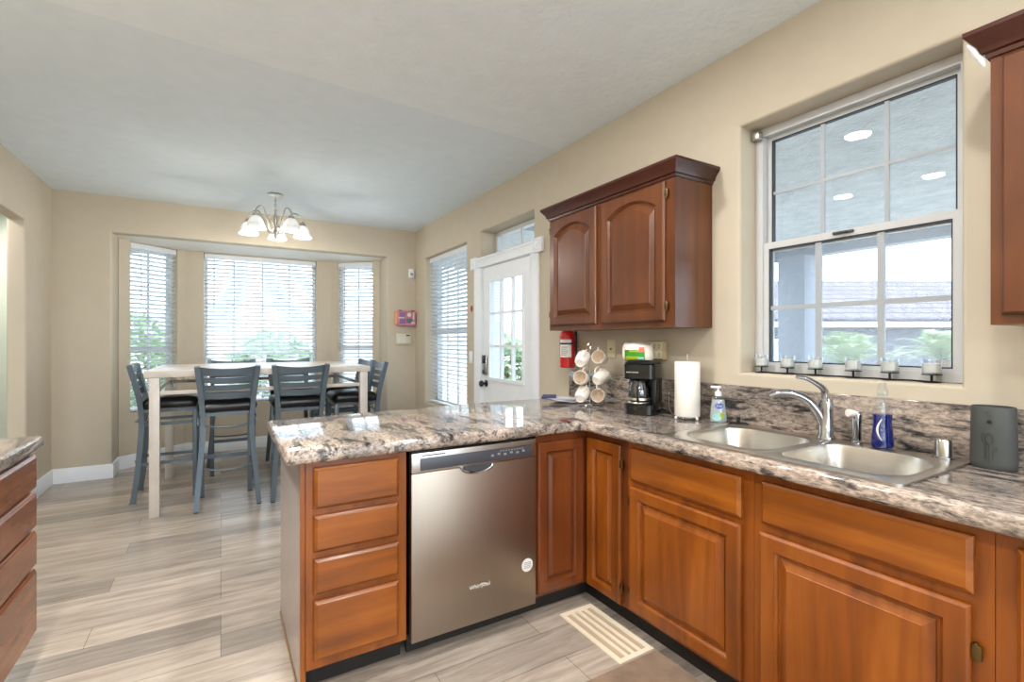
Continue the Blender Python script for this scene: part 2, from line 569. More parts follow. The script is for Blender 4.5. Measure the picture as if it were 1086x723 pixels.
DOOR = [(0, 0), (0, 0.013), (0.003, 0.017), (0.008, 0.021), (0.050, 0.021), (0.0515, 0.016), (0.058, 0.010), (0.061, 0.0045), (0.067, 0.0045), (0.069, 0.008), (0.092, 0.0175), (0.0935, 0.0195), (0.097, 0.0195)]
DOOR_N = [(0, 0), (0, 0.013), (0.003, 0.017), (0.008, 0.021), (0.046, 0.021), (0.0475, 0.016), (0.053, 0.010), (0.056, 0.0045), (0.061, 0.0045), (0.063, 0.008), (0.079, 0.0165), (0.0805, 0.0185), (0.083, 0.0185)]
DRAW = [(0, 0), (0.0, 0.014), (0.0022, 0.0165), (0.010, 0.022), (0.0115, 0.0235), (0.016, 0.0235)]

def text_bm(s, size, mtx, depth=0.0004):
    cu = bpy.data.curves.new('t', 'FONT'); cu.body = s; cu.size = size; cu.extrude = depth
    cu.align_x = 'CENTER'; cu.align_y = 'CENTER'; cu.resolution_u = 3
    o = bpy.data.objects.new('t', cu); COL.objects.link(o)
    dg = bpy.context.evaluated_depsgraph_get()
    me = bpy.data.meshes.new_from_object(o.evaluated_get(dg))
    bm = B(); bm.from_mesh(me)
    bpy.data.objects.remove(o); bpy.data.meshes.remove(me); bpy.data.curves.remove(cu)
    bm.transform(mtx)
    return bm

# ------------------------------------------------------------------ room dimensions
XR, XL, YB, HC = 2.115, -1.32, 5.94, 2.68      # right wall, left wall, back wall, ceiling
YN = -3.2                                       # wall behind the camera
HEAD = 2.335

# floor
b = B(); box(b, -4.2, 2.6, YN - 0.2, 7.6, -0.12, 0)
structure('floor', b, 'floor')

# ceiling: flat dining part, the kitchen part tilts up a little from a slanting crease
b = B()
def cz(x, y):
    yc = 2.86 - (2.115 - x) * 0.069
    return HC + max(0.0, yc - y) * 0.010
pa = [(-4.2, YB + 0.12), (2.33, YB + 0.12)]
pc = [(-4.2, 2.86 - 6.315 * 0.069), (2.33, 2.875)]
pn = [(-4.2, YN - 0.2), (2.33, YN - 0.2)]
A = [b.verts.new((x, y, HC)) for x, y in pa]
C_ = [b.verts.new((x, y, HC)) for x, y in pc]
N_ = [b.verts.new((x, y, cz(x, y))) for x, y in pn]
def lift(bm):
    r = bmesh.ops.extrude_face_region(bm, geom=bm.faces[:])
    for v in r['geom']:
        if isinstance(v, bmesh.types.BMVert): v.co.z = HC + 0.25
b.free()
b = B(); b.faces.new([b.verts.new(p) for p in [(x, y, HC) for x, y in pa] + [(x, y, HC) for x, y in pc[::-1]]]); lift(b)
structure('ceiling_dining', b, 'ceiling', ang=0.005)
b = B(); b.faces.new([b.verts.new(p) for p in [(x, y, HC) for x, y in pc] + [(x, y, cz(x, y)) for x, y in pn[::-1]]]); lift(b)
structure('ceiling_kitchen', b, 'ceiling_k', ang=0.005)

# right wall (u=y, v=z, w = outward x)
TW = 0.22
WIN = (0.63, 1.437, 1.15, 2.316)
DOORY = (3.215, 4.125)
SW = (4.444, 5.60, 0.56, 2.295)
us = [YN - 0.2, WIN[0], WIN[1], DOORY[0], DOORY[1], SW[0], SW[1], YB + 0.13]
vs = [0, SW[2], WIN[2], SW[3], WIN[3], HEAD, HC + 0.2]
def keep(y, z):
    if WIN[0] < y < WIN[1] and WIN[2] < z < WIN[3]: return False
    if DOORY[0] < y < DOORY[1] and z < HEAD: return False
    if SW[0] < y < SW[1] and SW[2] < z < SW[3]: return False
    return True
def inside_edges(m, ax):
    return abs(m.z) < 1e-4 and YN < m.x < YB and 0.01 < m.y < HEAD + 0.01
b = grid_slab(us, vs, keep, lambda u, v, w: (XR + w, u, v), TW, (inside_edges, 0.016, 4))
structure('wall_right', b, 'wall')

# back wall with the bay opening
BX0, BX1 = -0.891, 1.756
b = grid_slab([XL - 0.12, BX0, BX1, XR + 0.001], [0, HEAD, HC + 0.2],
              lambda x, z: not (BX0 < x < BX1 and z < HEAD), lambda u, v, w: (u, YB + w, v), 0.12,
              (lambda m, ax: abs(m.z) < 1e-4 and BX0 - 0.01 < m.x < BX1 + 0.01 and 0.01 < m.y < HEAD + .01, 0.016, 4))
structure('wall_back', b, 'wall')

# left wall with a wide opening
OY0, OY1, OZ = 3.1, 5.281, 2.258
b = grid_slab([YN - 0.2, OY0, OY1, YB + 0.001], [0, OZ, HC + 0.2],
              lambda y, z: not (OY0 < y < OY1 and z < OZ), lambda u, v, w: (XL - w, u, v), 0.115,
              (lambda m, ax: OY0 - .01 < m.x < OY1 + .01 and 0.01 < m.y < OZ + .01, 0.016, 4))
structure('wall_left', b, 'wall')
# hall beyond
b = B(); box(b, -4.2, -4.08, 0.5, 7.6, 0, HC + 0.2); structure('wall_hall_side', b, 'hallwall')
b = B(); box(b, -4.2, XL - 0.116, 7.48, 7.6, 0, HC + 0.2); structure('wall_hall_back', b, 'hallwall')
b = B(); box(b, -2.6, -2.5, 5.4, 7.48, 0, HC + 0.2); structure('wall_hall_partition', b, 'hallwall')
b = B(); box(b, -4.2, XL - 0.116, 6.06, 7.6, HC, HC + 0.2); structure('ceiling_hall', b, 'ceiling')
b = B(); box(b, XL - 0.12, XL - 0.005, 6.062, 7.48, 0, HC + 0.2); structure('wall_hall_end', b, 'hallwall')
# wall behind the camera, its open gaps added to let in fill daylight
b = grid_slab([-4.2, -3.6, -0.6, -0.2, 2.0, XR + TW], [0, 2.25, HC + 0.3],
              lambda x, z: not ((-3.6 < x < -0.6 or -0.2 < x < 2.0) and z < 2.25), lambda u, v, w: (u, YN - w, v), 0.15)
structure('wall_front', b, 'wall')
b = B(); box(b, -4.2, -4.08, YN, 0.5, 0, HC + 0.25); structure('wall_far_left', b, 'wall')

# ------------------------------------------------------------------ bay
BL = [(-0.885, 6.255), (-0.35, 6.70)]
BR = [(1.24, 6.70), (1.752, 6.255)]
SILL = 0.56
def wall_seg(name, p0, p1, win, t=0.15, head=HEAD):
    p0, p1 = Vector(p0 + (0,)), Vector(p1 + (0,))
    d = (p1 - p0); L = d.length; d.normalize()
    nrm = Vector((-d.y, d.x, 0))                # outward (towards +y) for left-to-right segments
    us = [0, L] if not win else [0, win[0], win[1], L]
    vs = [0, head] if not win else [0, SILL, head - 0.012, head]
    kp = (lambda u, v: True) if not win else (lambda u, v: not (win[0] < u < win[1] and SILL < v < head - 0.012))
    bm = grid_slab(us, vs, kp, lambda u, v, w: p0 + d * u + nrm * w + Vector((0, 0, v)), t,
                   (lambda m, ax: win and abs(m.z) < 1e-4 and 0.01 < m.x < L - 0.01 and 0.01 < m.y < head - 0.02, 0.01, 3))
    structure(name, bm, 'wall')
    return p0, d, nrm, L
wl = wall_seg('wall_bay_left', BL[0], BL[1], (0.115, 0.61))
wc = wall_seg('wall_bay_back', BL[1], BR[0], (0.18, 1.41))
wr = wall_seg('wall_bay_right', BR[0], BR[1], (0.085, 0.575))
b = B(); box(b, BX0 - 0.10, BX0, YB + 0.121, 6.30, 0, HEAD); structure('wall_bay_left_return', b, 'wall')
b = B(); box(b, BX1, BX1 + 0.10, YB + 0.121, 6.30, 0, HEAD); structure('wall_bay_right_return', b, 'wall')
b = B()
poly = [(BX0 - 0.15, YB + 0.121), (BX1 + 0.15, YB + 0.121), (BX1 + 0.15, 6.35), (1.35, 6.86), (-0.45, 6.86), (BX0 - 0.15, 6.35)]
f = b.faces.new([b.verts.new((x, y, HEAD)) for x, y in poly])
r = bmesh.ops.extrude_face_region(b, geom=[f])
for v in r['geom']:
    if isinstance(v, bmesh.types.BMVert): v.co.z = HEAD + 0.3
structure('ceiling_bay', b, 'soffit')

# baseboards: a profile swept along each wall foot
def baseboard(name, pts, side):
    bm = B()
    H, T = 0.135, 0.014
    # build as mitred strip
    P = [Vector((x, y, 0)) for x, y in pts]
    offs = []
    for i, p in enumerate(P):
        ds = []
        if i > 0: ds.append((P[i] - P[i - 1]).normalized())
        if i < len(P) - 1: ds.append((P[i + 1] - P[i]).normalized())
        ns = [Vector((-d.y, d.x, 0)) * side for d in ds]
        n = ns[0] if len(ns) == 1 else (ns[0] + ns[1]) / (1 + ns[0].dot(ns[1]))
        offs.append(n)
    prof = [(0.0, 0.001), (T, 0.001), (T, H - 0.02), (T * 0.5, H - 0.004), (0.0, H)]
    rings = [[bm.verts.new(p + n * (a + 0.0005) + Vector((0, 0, z))) for a, z in prof] for p, n in zip(P, offs)]
    for a, c in zip(rings, rings[1:]):
        for j in range(len(prof)):
            k = (j + 1) % len(prof)
            bm.faces.new((a[j], a[k], c[k], c[j]))
    bm.faces.new(rings[0]); bm.faces.new(rings[-1][::-1])
    structure(name, bm, 'trim')
baseboard('baseboard_left', [(XL, OY1 - 0.1 + 0.1), (XL, YB), (BX0, YB), (BX0, 6.255), BL[1], BR[0], (BX1, 6.255), (BX1, YB), (XR, YB), (XR, 4.25)], -1)

# ------------------------------------------------------------------ windows
def rect_frame(bm, u0, u1, v0, v1, wd, pos, d0, d1, bev=0.0):
    """rectangular picture-frame ring between depth d0 and d1"""
    us = [u0, u0 + wd, u1 - wd, u1]; vs = [v0, v0 + wd, v1 - wd, v1]
    g = grid_slab(us, vs, lambda u, v: not (u0 + wd < u < u1 - wd and v0 + wd < v < v1 - wd),
                  lambda u, v, w: pos(u, v, d0 + w), d1 - d0)
    me = bpy.data.meshes.new('t'); g.to_mesh(me); g.free(); bm.from_mesh(me); bpy.data.meshes.remove(me)

def bar(bm, u0, u1, v0, v1, d0, d1, pos):
    q = [bm.verts.new(Vector(pos(u, v, d))) for d in (d0, d1) for u, v in ((u0, v0), (u1, v0), (u1, v1), (u0, v1))]
    for f in ((0, 1, 2, 3), (4, 7, 6, 5), (0, 4, 5, 1), (1, 5, 6, 2), (2, 6, 7, 3), (3, 7, 4, 0)):
        bm.faces.new([q[i] for i in f])

# kitchen window: single hung, six panes above, six below; u=y, v=z, w=x
def kpos(u, v, w): return (w, u, v)
root = struct_root('window_1')
y0, y1, z0, z1 = WIN
b = B(); rect_frame(b, y0 + .002, y1 - .002, z0 + .002, z1 - .002, 0.036, kpos, 2.235, 2.33)
obj('window_frame', b, 'alu', root)
ZM = 1.738                                       # meeting rail
b = B(); rect_frame(b, 0.668, 1.398, ZM - 0.01, z1 - 0.034, 0.020, kpos, 2.275, 2.30); obj('upper_sash', b, 'alu', root)
b = B(); rect_frame(b, 0.662, 1.404, z0 + 0.02, ZM + 0.03, 0.030, kpos, 2.245, 2.272); obj('lower_sash', b, 'alu', root)
b = B()
for u in (1.150, 0.908): bar(b, u - .0075, u + .0075, ZM, z1 - 0.04, 2.280, 2.294, kpos)
bar(b, 0.675, 1.39, 2.002, 2.015, 2.281, 2.293, kpos)
obj('muntins_upper', b, 'muntin', root)
b = B()
for u in (1.154, 0.917): bar(b, u - .012, u + .012, z0 + 0.04, ZM, 2.252, 2.266, kpos)
bar(b, 0.68, 1.39, 1.446, 1.466, 2.253, 2.265, kpos)
obj('muntins_lower', b, 'muntin', root)
b = B()
rect_frame(b, 0.6885, 1.3775, ZM + 0.0102, z1 - 0.0545, 0.005, kpos, 2.277, 2.299)
rect_frame(b, 0.692, 1.374, z0 + 0.05, ZM - 0.0002, 0.005, kpos, 2.247, 2.27)
obj('gasket', b, 'gasket', root)
b = B(); rect_frame(b, 0.664, 1.402, z0 + 0.02, ZM + 0.02, 0.016, kpos, 2.302, 2.312); obj('screen_frame', b, 'alu', root)
b = B(); box(b, 2.306, 2.3075, 0.68, 1.386, z0 + 0.036, ZM + 0.004); obj('insect_screen', b, 'screen', root)
b = B(); box(b, 2.287, 2.2905, 0.69, 1.376, ZM, z1 - 0.055); obj('glass_upper', b, 'glass', root)
b = B(); box(b, 2.258, 2.2615, 0.69, 1.376, z0 + 0.045, ZM + 0.01); obj('glass_lower', b, 'glass', root)
b = B(); box(b, 2.232, 2.246, 1.008, 1.088, ZM + 0.012, ZM + 0.024, bev=0.004); box(b, 2.222, 2.234, 1.03, 1.056, ZM + 0.014, ZM + 0.022, bev=0.003)
obj('sash_lock', b, 'panelgrey', root)
tag(bxo('blind_bracket', (2.195, 2.228, 1.392, 1.434, 2.262, 2.30), 'nickel', None, 0.004),
    'small metal blind bracket in the upper left corner of the kitchen window recess', 'bracket')

def grid_window(n, posfn, u0, u1, v0, v1, d, cols, mid, rows=0, latch=True):
    """vinyl window in a wall opening: posfn(u,v,depth); d = depth of the frame's inner face"""
    root = struct_root('window_%d' % n)
    bm = B(); rect_frame(bm, u0 + .002, u1 - .002, v0 + .002, v1 - .002, 0.035, posfn, d, d + 0.06); obj('window_frame', bm, 'vinyl', root)
    bm = B()
    if mid: bar(bm, u0 + 0.03, u1 - 0.03, mid - 0.022, mid + 0.022, d + 0.004, d + 0.05, posfn)
    w = u1 - u0
    for k in range(1, cols):
        u = u0 + w * k / cols
        bar(bm, u - .010, u + .010, v0 + .03, v1 - .03, d + 0.018, d + 0.032, posfn)
    for k in range(1, rows):
        v = v0 + (v1 - v0) * k / rows
        bar(bm, u0 + .03, u1 - .03, v - .009, v + .009, d + 0.019, d + 0.031, posfn)
    if len(bm.verts): obj('muntins', bm, 'vinyl', root)
    else: bm.free()
    bm = B(); bar(bm, u0 + 0.03, u1 - 0.03, v0 + 0.03, v1 - 0.03, d + 0.023, d + 0.027, posfn); obj('glass', bm, 'glass', root)
    if mid and latch:
        bm = B(); uc = (u0 + u1) / 2
        bar(bm, uc - .035, uc + .035, mid + 0.004, mid + 0.018, d - 0.010, d + 0.004, posfn); obj('sash_lock', bm, 'panelgrey', root)
    return root

def seg_pos(seg):
    p0, d, n, L = seg
    return lambda u, v, w: p0 + d * u + n * w + Vector((0, 0, v))
grid_window(2, seg_pos(wl), 0.115, 0.61, SILL, HEAD - 0.012, 0.085, 2, 1.22)
grid_window(3, seg_pos(wc), 0.18, 1.41, SILL, HEAD - 0.012, 0.085, 4, None, 3)
grid_window(4, seg_pos(wr), 0.085, 0.575, SILL, HEAD - 0.012, 0.085, 2, 1.22)
def rpos(u, v, w): return (XR + w, u, v)
grid_window(5, rpos, SW[0], SW[1], SW[2], SW[3], 0.15, 4, 1.42, 0)

def blind(name, posfn, u0, u1, v0, v1, d, label, tilt=-0.38, wand=0.1, pitch=0.046, width=0.049):
    """faux-wood blind: depth d of its centre plane; everything parented to an Empty at its foot"""
    c = Vector(posfn((u0 + u1) / 2, v0, d))
    root = thing(name, label, 'blind', c, 0, 'white slatted window blinds')
    bm = B(); bar(bm, u0 + .003, u1 - .003, v1 - 0.055, v1 - 0.002, d - 0.028, d + 0.028, posfn)
    obj('headrail', bm, 'rail', root, world=True)
    bm = B()
    z = v1 - 0.075
    ca, sa = math.cos(tilt), math.sin(tilt)
    while z > v0 + 0.045:
        prof = []
        for k in range(4):
            s = (k / 3 - 0.5) * width
            cr = 0.003 * (1 - (2 * k / 3 - 1) ** 2)
            prof.append((s * ca, s * sa + cr))
        lo = [(a, c_ - 0.0025) for a, c_ in prof]
        loop = prof + lo[::-1]
        rA = [bm.verts.new(Vector(posfn(u0 + .006, z + q, d + p))) for p, q in loop]
        rB = [bm.verts.new(Vector(posfn(u1 - .006, z + q, d + p))) for p, q in loop]
        m = len(loop)
        for j in range(m): bm.faces.new((rA[j], rA[(j + 1) % m], rB[(j + 1) % m], rB[j]))
        bm.faces.new(rA[::-1]); bm.faces.new(rB)
        z -= pitch
    obj('slats', bm, 'slat', root, world=True)
    bm = B(); bar(bm, u0 + .006, u1 - .006, v0 + 0.008, v0 + 0.026, d - 0.024, d + 0.024, posfn)
    obj('bottom_rail', bm, 'rail', root, world=True)
    n = max(2, int(round((u1 - u0) / 0.42)) + 1)
    for k in range(n):
        u = u0 + 0.09 + (u1 - u0 - 0.18) * k / (n - 1)
        bm = B()
        for dd in (-0.027, 0.027):
            bar(bm, u - .0015, u + .0015, v0 + 0.02, v1 - 0.03, d + dd - .001, d + dd + .001, posfn)
        obj('ladder_cord', bm, 'cord', root, world=True)
    bm = B(); a = Vector(posfn(u0 + wand, v1 - 0.05, d - 0.04)); e = Vector(posfn(u0 + wand, v1 - 0.62, d - 0.04))
    cyl(bm, a, e, 0.0035, 0.0045, 8); obj('wand', bm, 'cord', root, world=True)
    return root
blind('window_blind', seg_pos(wl), 0.12, 0.605, SILL + 0.005, HEAD - 0.014, 0.042, 'narrow white slatted blind in the left angled side of the bay')
blind('window_blind', seg_pos(wc), 0.185, 1.405, SILL + 0.005, HEAD - 0.014, 0.042, 'wide white slatted blind on the middle bay window behind the table')
blind('window_blind', seg_pos(wr), 0.09, 0.57, SILL + 0.005, HEAD - 0.014, 0.042, 'narrow white slatted blind in the right angled side of the bay')
blind('window_blind', rpos, SW[0] + .004, SW[1] - .004, SW[2] + .005, SW[3] - .002, 0.085, 'tall white slatted blind on the side wall beside the glazed door', wand=1.05)

# ------------------------------------------------------------------ glazed door, trim, transom
y0, y1 = 3.245, 4.100
DX0, DX1 = XR + 0.012, XR + 0.056
root = struct_root('door_1', (XR, 0, 0))
def dpos(u, v, w): return (w, u, v)
GY0, GY1, GZ0, GZ1 = 3.385, 3.968, 0.955, 1.852
b = grid_slab([y0, GY0, GY1, y1], [0.012, GZ0, GZ1, 1.985], lambda u, v: not (GY0 < u < GY1 and GZ0 < v < GZ1),
              lambda u, v, w: (DX0 + w, u, v), DX1 - DX0)
obj('door_leaf', b, 'white', root, world=True)
b = B(); rect_frame(b, GY0 - 0.018, GY1 + 0.018, GZ0 - 0.018, GZ1 + 0.018, 0.03, dpos, DX0 - 0.010, DX0 + 0.004); obj('glazing_frame', b, 'trim', root, world=True)
b = B()
for k in (1, 2):
    u = GY0 + (GY1 - GY0) * k / 3
    bar(b, u - .011, u + .011, GZ0, GZ1, DX0 + 0.004, DX0 + 0.034, dpos)
    v = GZ0 + (GZ1 - GZ0) * k / 3
    bar(b, GY0, GY1, v - .011, v + .011, DX0 + 0.005, DX0 + 0.033, dpos)
obj('muntins', b, 'trim', root, world=True)
b = B(); box(b, DX0 + 0.018, DX0 + 0.022, GY0 - 0.002, GY1 + 0.002, GZ0 - 0.002, GZ1 + 0.002); obj('glass', b, 'glass', root, world=True)
for zz in (0.35, 1.05, 1.88):
    b = B(); box(b, XR - 0.003, DX0 + 0.006, y0 - 0.022, y0 + 0.014, zz - 0.045, zz + 0.045); cyl(b, (XR - 0.008, y0 - 0.004, zz - 0.05), (XR - 0.008, y0 - 0.004, zz + 0.05), 0.007)
    obj('hinge', b, 'nickel', root, world=True)
# keypad lock and knob
yk = 4.035
b = B(); box(b, DX0 - 0.028, DX0 + 0.002, yk - 0.035, yk + 0.035, 0.985, 1.165, bev=0.012, seg=3); lk = obj('door_lock', b, 'nickel', root, world=True)
b = B(); box(b, DX0 - 0.034, DX0 - 0.02, yk - 0.033, yk + 0.033, 1.09, 1.168, bev=0.010, seg=3); obj('lock_keypad', b, 'black', lk, world=True)
b = B(); box(b, DX0 - 0.042, DX0 - 0.026, yk - 0.008, yk + 0.008, 0.995, 1.03, bev=0.004); obj('thumb_turn', b, 'panelgrey', lk, world=True)
b = B(); lathe(b, [(0.032, 0), (0.032, 0.006), (0.012, 0.012), (0.012, 0.03), (0.027, 0.04), (0.03, 0.055), (0.022, 0.068), (0.0, 0.07)], (DX0, yk, 0.905), 20, True, align((-1, 0, 0)))
obj('door_knob', b, 'black', root, world=True)
# casing
root = struct_root('trim_1', (XR, 0, 0))
b = B()
for a, c in ((y1 + 0.002, 4.238), (3.128, y0 - 0.002)):
    box(b, XR - 0.018, XR + 0.001, a + .0, c, 0.0, 1.99, bev=0.004)
obj('door_casing', b, 'trim', root, world=True)
b = B()
box(b, XR - 0.016, XR + 0.10, 3.14, 4.226, 1.992, 2.072, bev=0.003)
box(b, XR - 0.022, XR + 0.10, 3.14, 4.226, 2.064, 2.086, bev=0.004)
obj('door_header', b, 'trim', root, world=True)
for yy in (3.125, 4.241):
    b = B(); box(b, XR - 0.030, XR - 0.0, yy - 0.058, yy + 0.058, 1.982, 2.098, bev=0.006)
    lathe(b, [(0.045, 0), (0.045, 0.004), (0.038, 0.006), (0.034, 0.002), (0.02, 0.002), (0.016, 0.008), (0, 0.009)], (XR - 0.029, yy, 2.04), 24, False, align((-1, 0, 0)))
    obj('corner_block', b, 'trim', root, world=True)
b = B()
box(b, XR + 0.002, XR + 0.2, y1 + 0.001, DOORY[1] - 0.001, 0, 2.0); box(b, XR + 0.002, XR + 0.2, DOORY[0] + 0.001, y0 - 0.001, 0, 2.0)
box(b, XR + 0.002, XR + 0.2, DOORY[0] + .001, DOORY[1] - .001, 1.988, 2.06)
obj('door_jamb', b, 'trim', root, world=True)
b = B(); box(b, XR + 0.11, XR + 0.215, DOORY[0] + .001, DOORY[1] - .001, 2.06, 2.098); obj('transom_sill', b, 'trim', root, world=True)
grid_window(6, rpos, DOORY[0], DOORY[1], 2.098, HEAD, 0.155, 2, None, 0)

# ------------------------------------------------------------------ base cabinets
FY = 1.905      # face-frame plane of the peninsula
FX = 1.566      # face-frame plane of the sink run
TOP = 0.861
UP = Vector((0, 0, 1))
def face_p(x, z): return frame_m((x, FY, z), (1, 0, 0), (0, -1, 0))
def face_s(y, z): return frame_m((FX, y, z), (0, -1, 0), (-1, 0, 0))    # y = the door's far (image-left) edge

def door_part(name, mtx, w, h, mat, root, prof=DOOR, rise=0.0):
    bm = B(); panel(bm, w, h, prof, mtx, rise)
    return obj(name, bm, mat, root, world=True, ang=0.22)
def hinge_part(p, root, d, mat='brass'):
    bm = B(); d = Vector(d)
    cyl(bm, Vector(p) - UP * 0.022, Vector(p) + UP * 0.022, 0.0045, None, 10)
    s = d.cross(UP) * 0.012
    a = Vector(p)
    box(bm, a.x - 0.006 - abs(s.x), a.x + 0.004, a.y - 0.004 - abs(s.y) * 0.6, a.y + 0.004 + abs(s.y) * 0.3, a.z - 0.018, a.z + 0.018, bev=0.002)
    return obj('hinge', bm, mat, root, world=True)

# drawer cabinet at the end of the peninsula
PX0, PX1 = 0.262, 0.640
root = thing('drawer_cabinet', 'cherry base cabinet of four drawers at the free end of the peninsula', 'cabinet', ((PX0 + PX1) / 2, 2.2, 0))
b = B()
box(b, PX0, PX1, FY, 2.56, 0.10, TOP); box(b, 0.246, PX0 + 0.002, FY, FY + 0.019, 0.0, TOP)
obj('body', b, 'wood_z', root, world=True)
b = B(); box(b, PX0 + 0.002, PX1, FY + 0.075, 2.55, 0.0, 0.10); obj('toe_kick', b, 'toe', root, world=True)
b = B(); box(b, 0.246, PX0 - 0.0005, FY + 0.0195, 2.577, 0.0, TOP); obj('side_panel', b, 'panel', root, world=True)['label'] = 'grey glossy end panel'
b = B(); box(b, 0.241, 0.2455, FY + 0.01, 2.577, 0.0, 0.014, bev=0.003); obj('shoe_strip', b, 'cardboard', root, world=True)
for zt, zb in ((0.838, 0.688), (0.664, 0.531), (0.506, 0.377), (0.353, 0.136)):
    door_part('drawer', face_p(0.290, zb), 0.315, zt - zb, 'wood_x', root, DRAW)

# dishwasher
WX0, WX1 = 0.655, 1.252
DF = 1.885
root = thing('dishwasher', 'stainless steel dishwasher built into the peninsula', 'dishwasher', ((WX0 + WX1) / 2, 2.2, 0))
b = B(); box(b, WX0 + 0.005, WX1 - 0.005, DF + 0.03, 2.5, 0.09, 0.855); obj('tub', b, 'black', root, world=True)
b = B(); box(b, WX0, WX1, DF, DF + 0.029, 0.085, 0.765, bev=0.004); obj('door', b, 'steel_z', root, world=True)
b = B(); box(b, WX0, WX1, DF - 0.002, DF + 0.029, 0.766, 0.848, bev=0.004); cp = obj('control_panel', b, 'steel_x', root, world=True)
b = B(); box(b, WX0 + 0.036, WX1 - 0.026, DF - 0.0045, DF, 0.775, 0.825, bev=0.001); obj('display_strip', b, 'panelgrey', cp, world=True)
b = B()
for k in range(6): box(b, 1.015 + 0.032 * k, 1.028 + 0.032 * k, DF - 0.0055, DF - 0.004, 0.794 + (0.004 if k % 2 else 0), 0.803 + (0.004 if k % 2 else 0))
for k in range(9): box(b, 1.06 + 0.014 * k, 1.068 + 0.014 * k, DF - 0.0055, DF - 0.004, 0.8125, 0.816)
obj('buttons', b, 'labelgrey', cp, world=True)
b = B()
for k in range(12): box(b, WX0 + 0.045 + 0.0085 * k, WX0 + 0.0515 + 0.0085 * k, DF - 0.0045, DF + 0.002, 0.833, 0.838)
obj('vent_slots', b, 'black', cp, world=True)
# pocket handle
b = B()
pc = Vector(((WX0 + WX1) / 2 - 0.005, DF - 0.001, 0.762))
pts = []
for k in range(17):
    a = PI + PI * k / 16
    pts.append((pc.x + 0.075 * math.cos(a), DF - 0.004, pc.z + 0.006 + 0.032 * math.sin(a)))
tube(b, pts, 0.007, 8)
obj('pocket_handle', b, 'chrome', root, world=True)
b = B()
ring = [b.verts.new((pc.x + 0.070 * math.cos(PI + PI * k / 16), DF - 0.0035, pc.z + 0.006 + 0.028 * math.sin(PI + PI * k / 16))) for k in range(17)]
b.faces.new(ring)
r = bmesh.ops.extrude_face_region(b, geom=b.faces[:])
for v in r['geom']:
    if isinstance(v, bmesh.types.BMVert): v.co.y += 0.003
obj('handle_recess', b, 'panelgrey', root, world=True)
b = B(); lathe(b, [(0.030, 0), (0.030, 0.0012), (0.0, 0.0012)], (1.205, DF + 0.0005, 0.275), 24, False, align((0, -1, 0))); obj('sticker', b, 'label', root, world=True)
b = B()
for k in range(4): box(b, 1.187, 1.223, DF - 0.0018, DF - 0.0005, 0.262 + 0.008 * k, 0.2645 + 0.008 * k)
obj('sticker_print', b, 'labelgrey', root, world=True)
TX = Matrix(((1, 0, 0), (0, 0, -1), (0, 1, 0))).to_4x4()          # text facing -y
b = text_bm('Whirlpool', 0.024, Matrix.Translation((0.962, DF - 0.0006, 0.243)) @ TX)
sw = []
for k in range(12):
    a = -0.3 + 2.6 * k / 11
    sw.append((0.975 + 0.022 * math.cos(a), DF - 0.001, 0.238 + 0.012 * math.sin(a)))
tube(b, sw, 0.0018, 6, scales=[0.3 + 0.7 * math.sin(PI * k / 11) for k in range(12)])
obj('logo', b, 'label', root, world=True)
for x in (WX0 + 0.03, WX1 - 0.03):
    b = B(); cyl(b, (x, DF + 0.12, 0.008), (x, DF + 0.12, 0.09), 0.009); lathe(b, [(0.018, 0.0), (0.018, 0.0079), (0.0, 0.0079)], (x, DF + 0.12, 0), 16, True)
    obj('levelling_foot', b, 'nickel', root, world=True)
b = B(); box(b, WX0 + 0.004, WX1 - 0.004, DF + 0.075, DF + 0.09, 0.012, 0.088); obj('toe_kick', b, 'toe', root, world=True)

# inner corner cabinet with two narrow doors meeting at the corner
CX0 = 1.262
root = thing('corner_cabinet', 'cherry corner base cabinet with two narrow doors meeting in the inner corner', 'cabinet', (1.7, 2.2, 0))
b = B()
b.free()
b = B()
poly = [(CX0, FY), (FX, FY), (FX, 1.612), (XR - 0.001, 1.612), (XR - 0.001, 2.56), (CX0, 2.56)]
f = b.faces.new([b.verts.new((x, y, 0.10)) for x, y in poly]); r = bmesh.ops.extrude_face_region(b, geom=[f])
for v in r['geom']:
    if isinstance(v, bmesh.types.BMVert): v.co.z = TOP
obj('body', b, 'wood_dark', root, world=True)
b = B()
poly = [(CX0, FY + 0.075), (FX + 0.06, FY + 0.075), (FX + 0.06, 1.612), (XR - 0.002, 1.612), (XR - 0.002, 2.55), (CX0, 2.55)]
f = b.faces.new([b.verts.new((x, y, 0.0)) for x, y in poly]); r = bmesh.ops.extrude_face_region(b, geom=[f])
for v in r['geom']:
    if isinstance(v, bmesh.types.BMVert): v.co.z = 0.0995
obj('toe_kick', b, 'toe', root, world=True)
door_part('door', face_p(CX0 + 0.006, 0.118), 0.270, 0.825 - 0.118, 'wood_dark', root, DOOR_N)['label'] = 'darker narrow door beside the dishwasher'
door_part('door', face_s(FY - 0.024, 0.105), 0.235, 0.827 - 0.105, 'wood_z', root, DOOR_N)
hinge_part((FX - 0.012, FY - 0.024 - 0.235 - 0.004, 0.745), root, (-1, 0, 0)); hinge_part((FX - 0.012, FY - 0.024 - 0.235 - 0.004, 0.185), root, (-1, 0, 0))

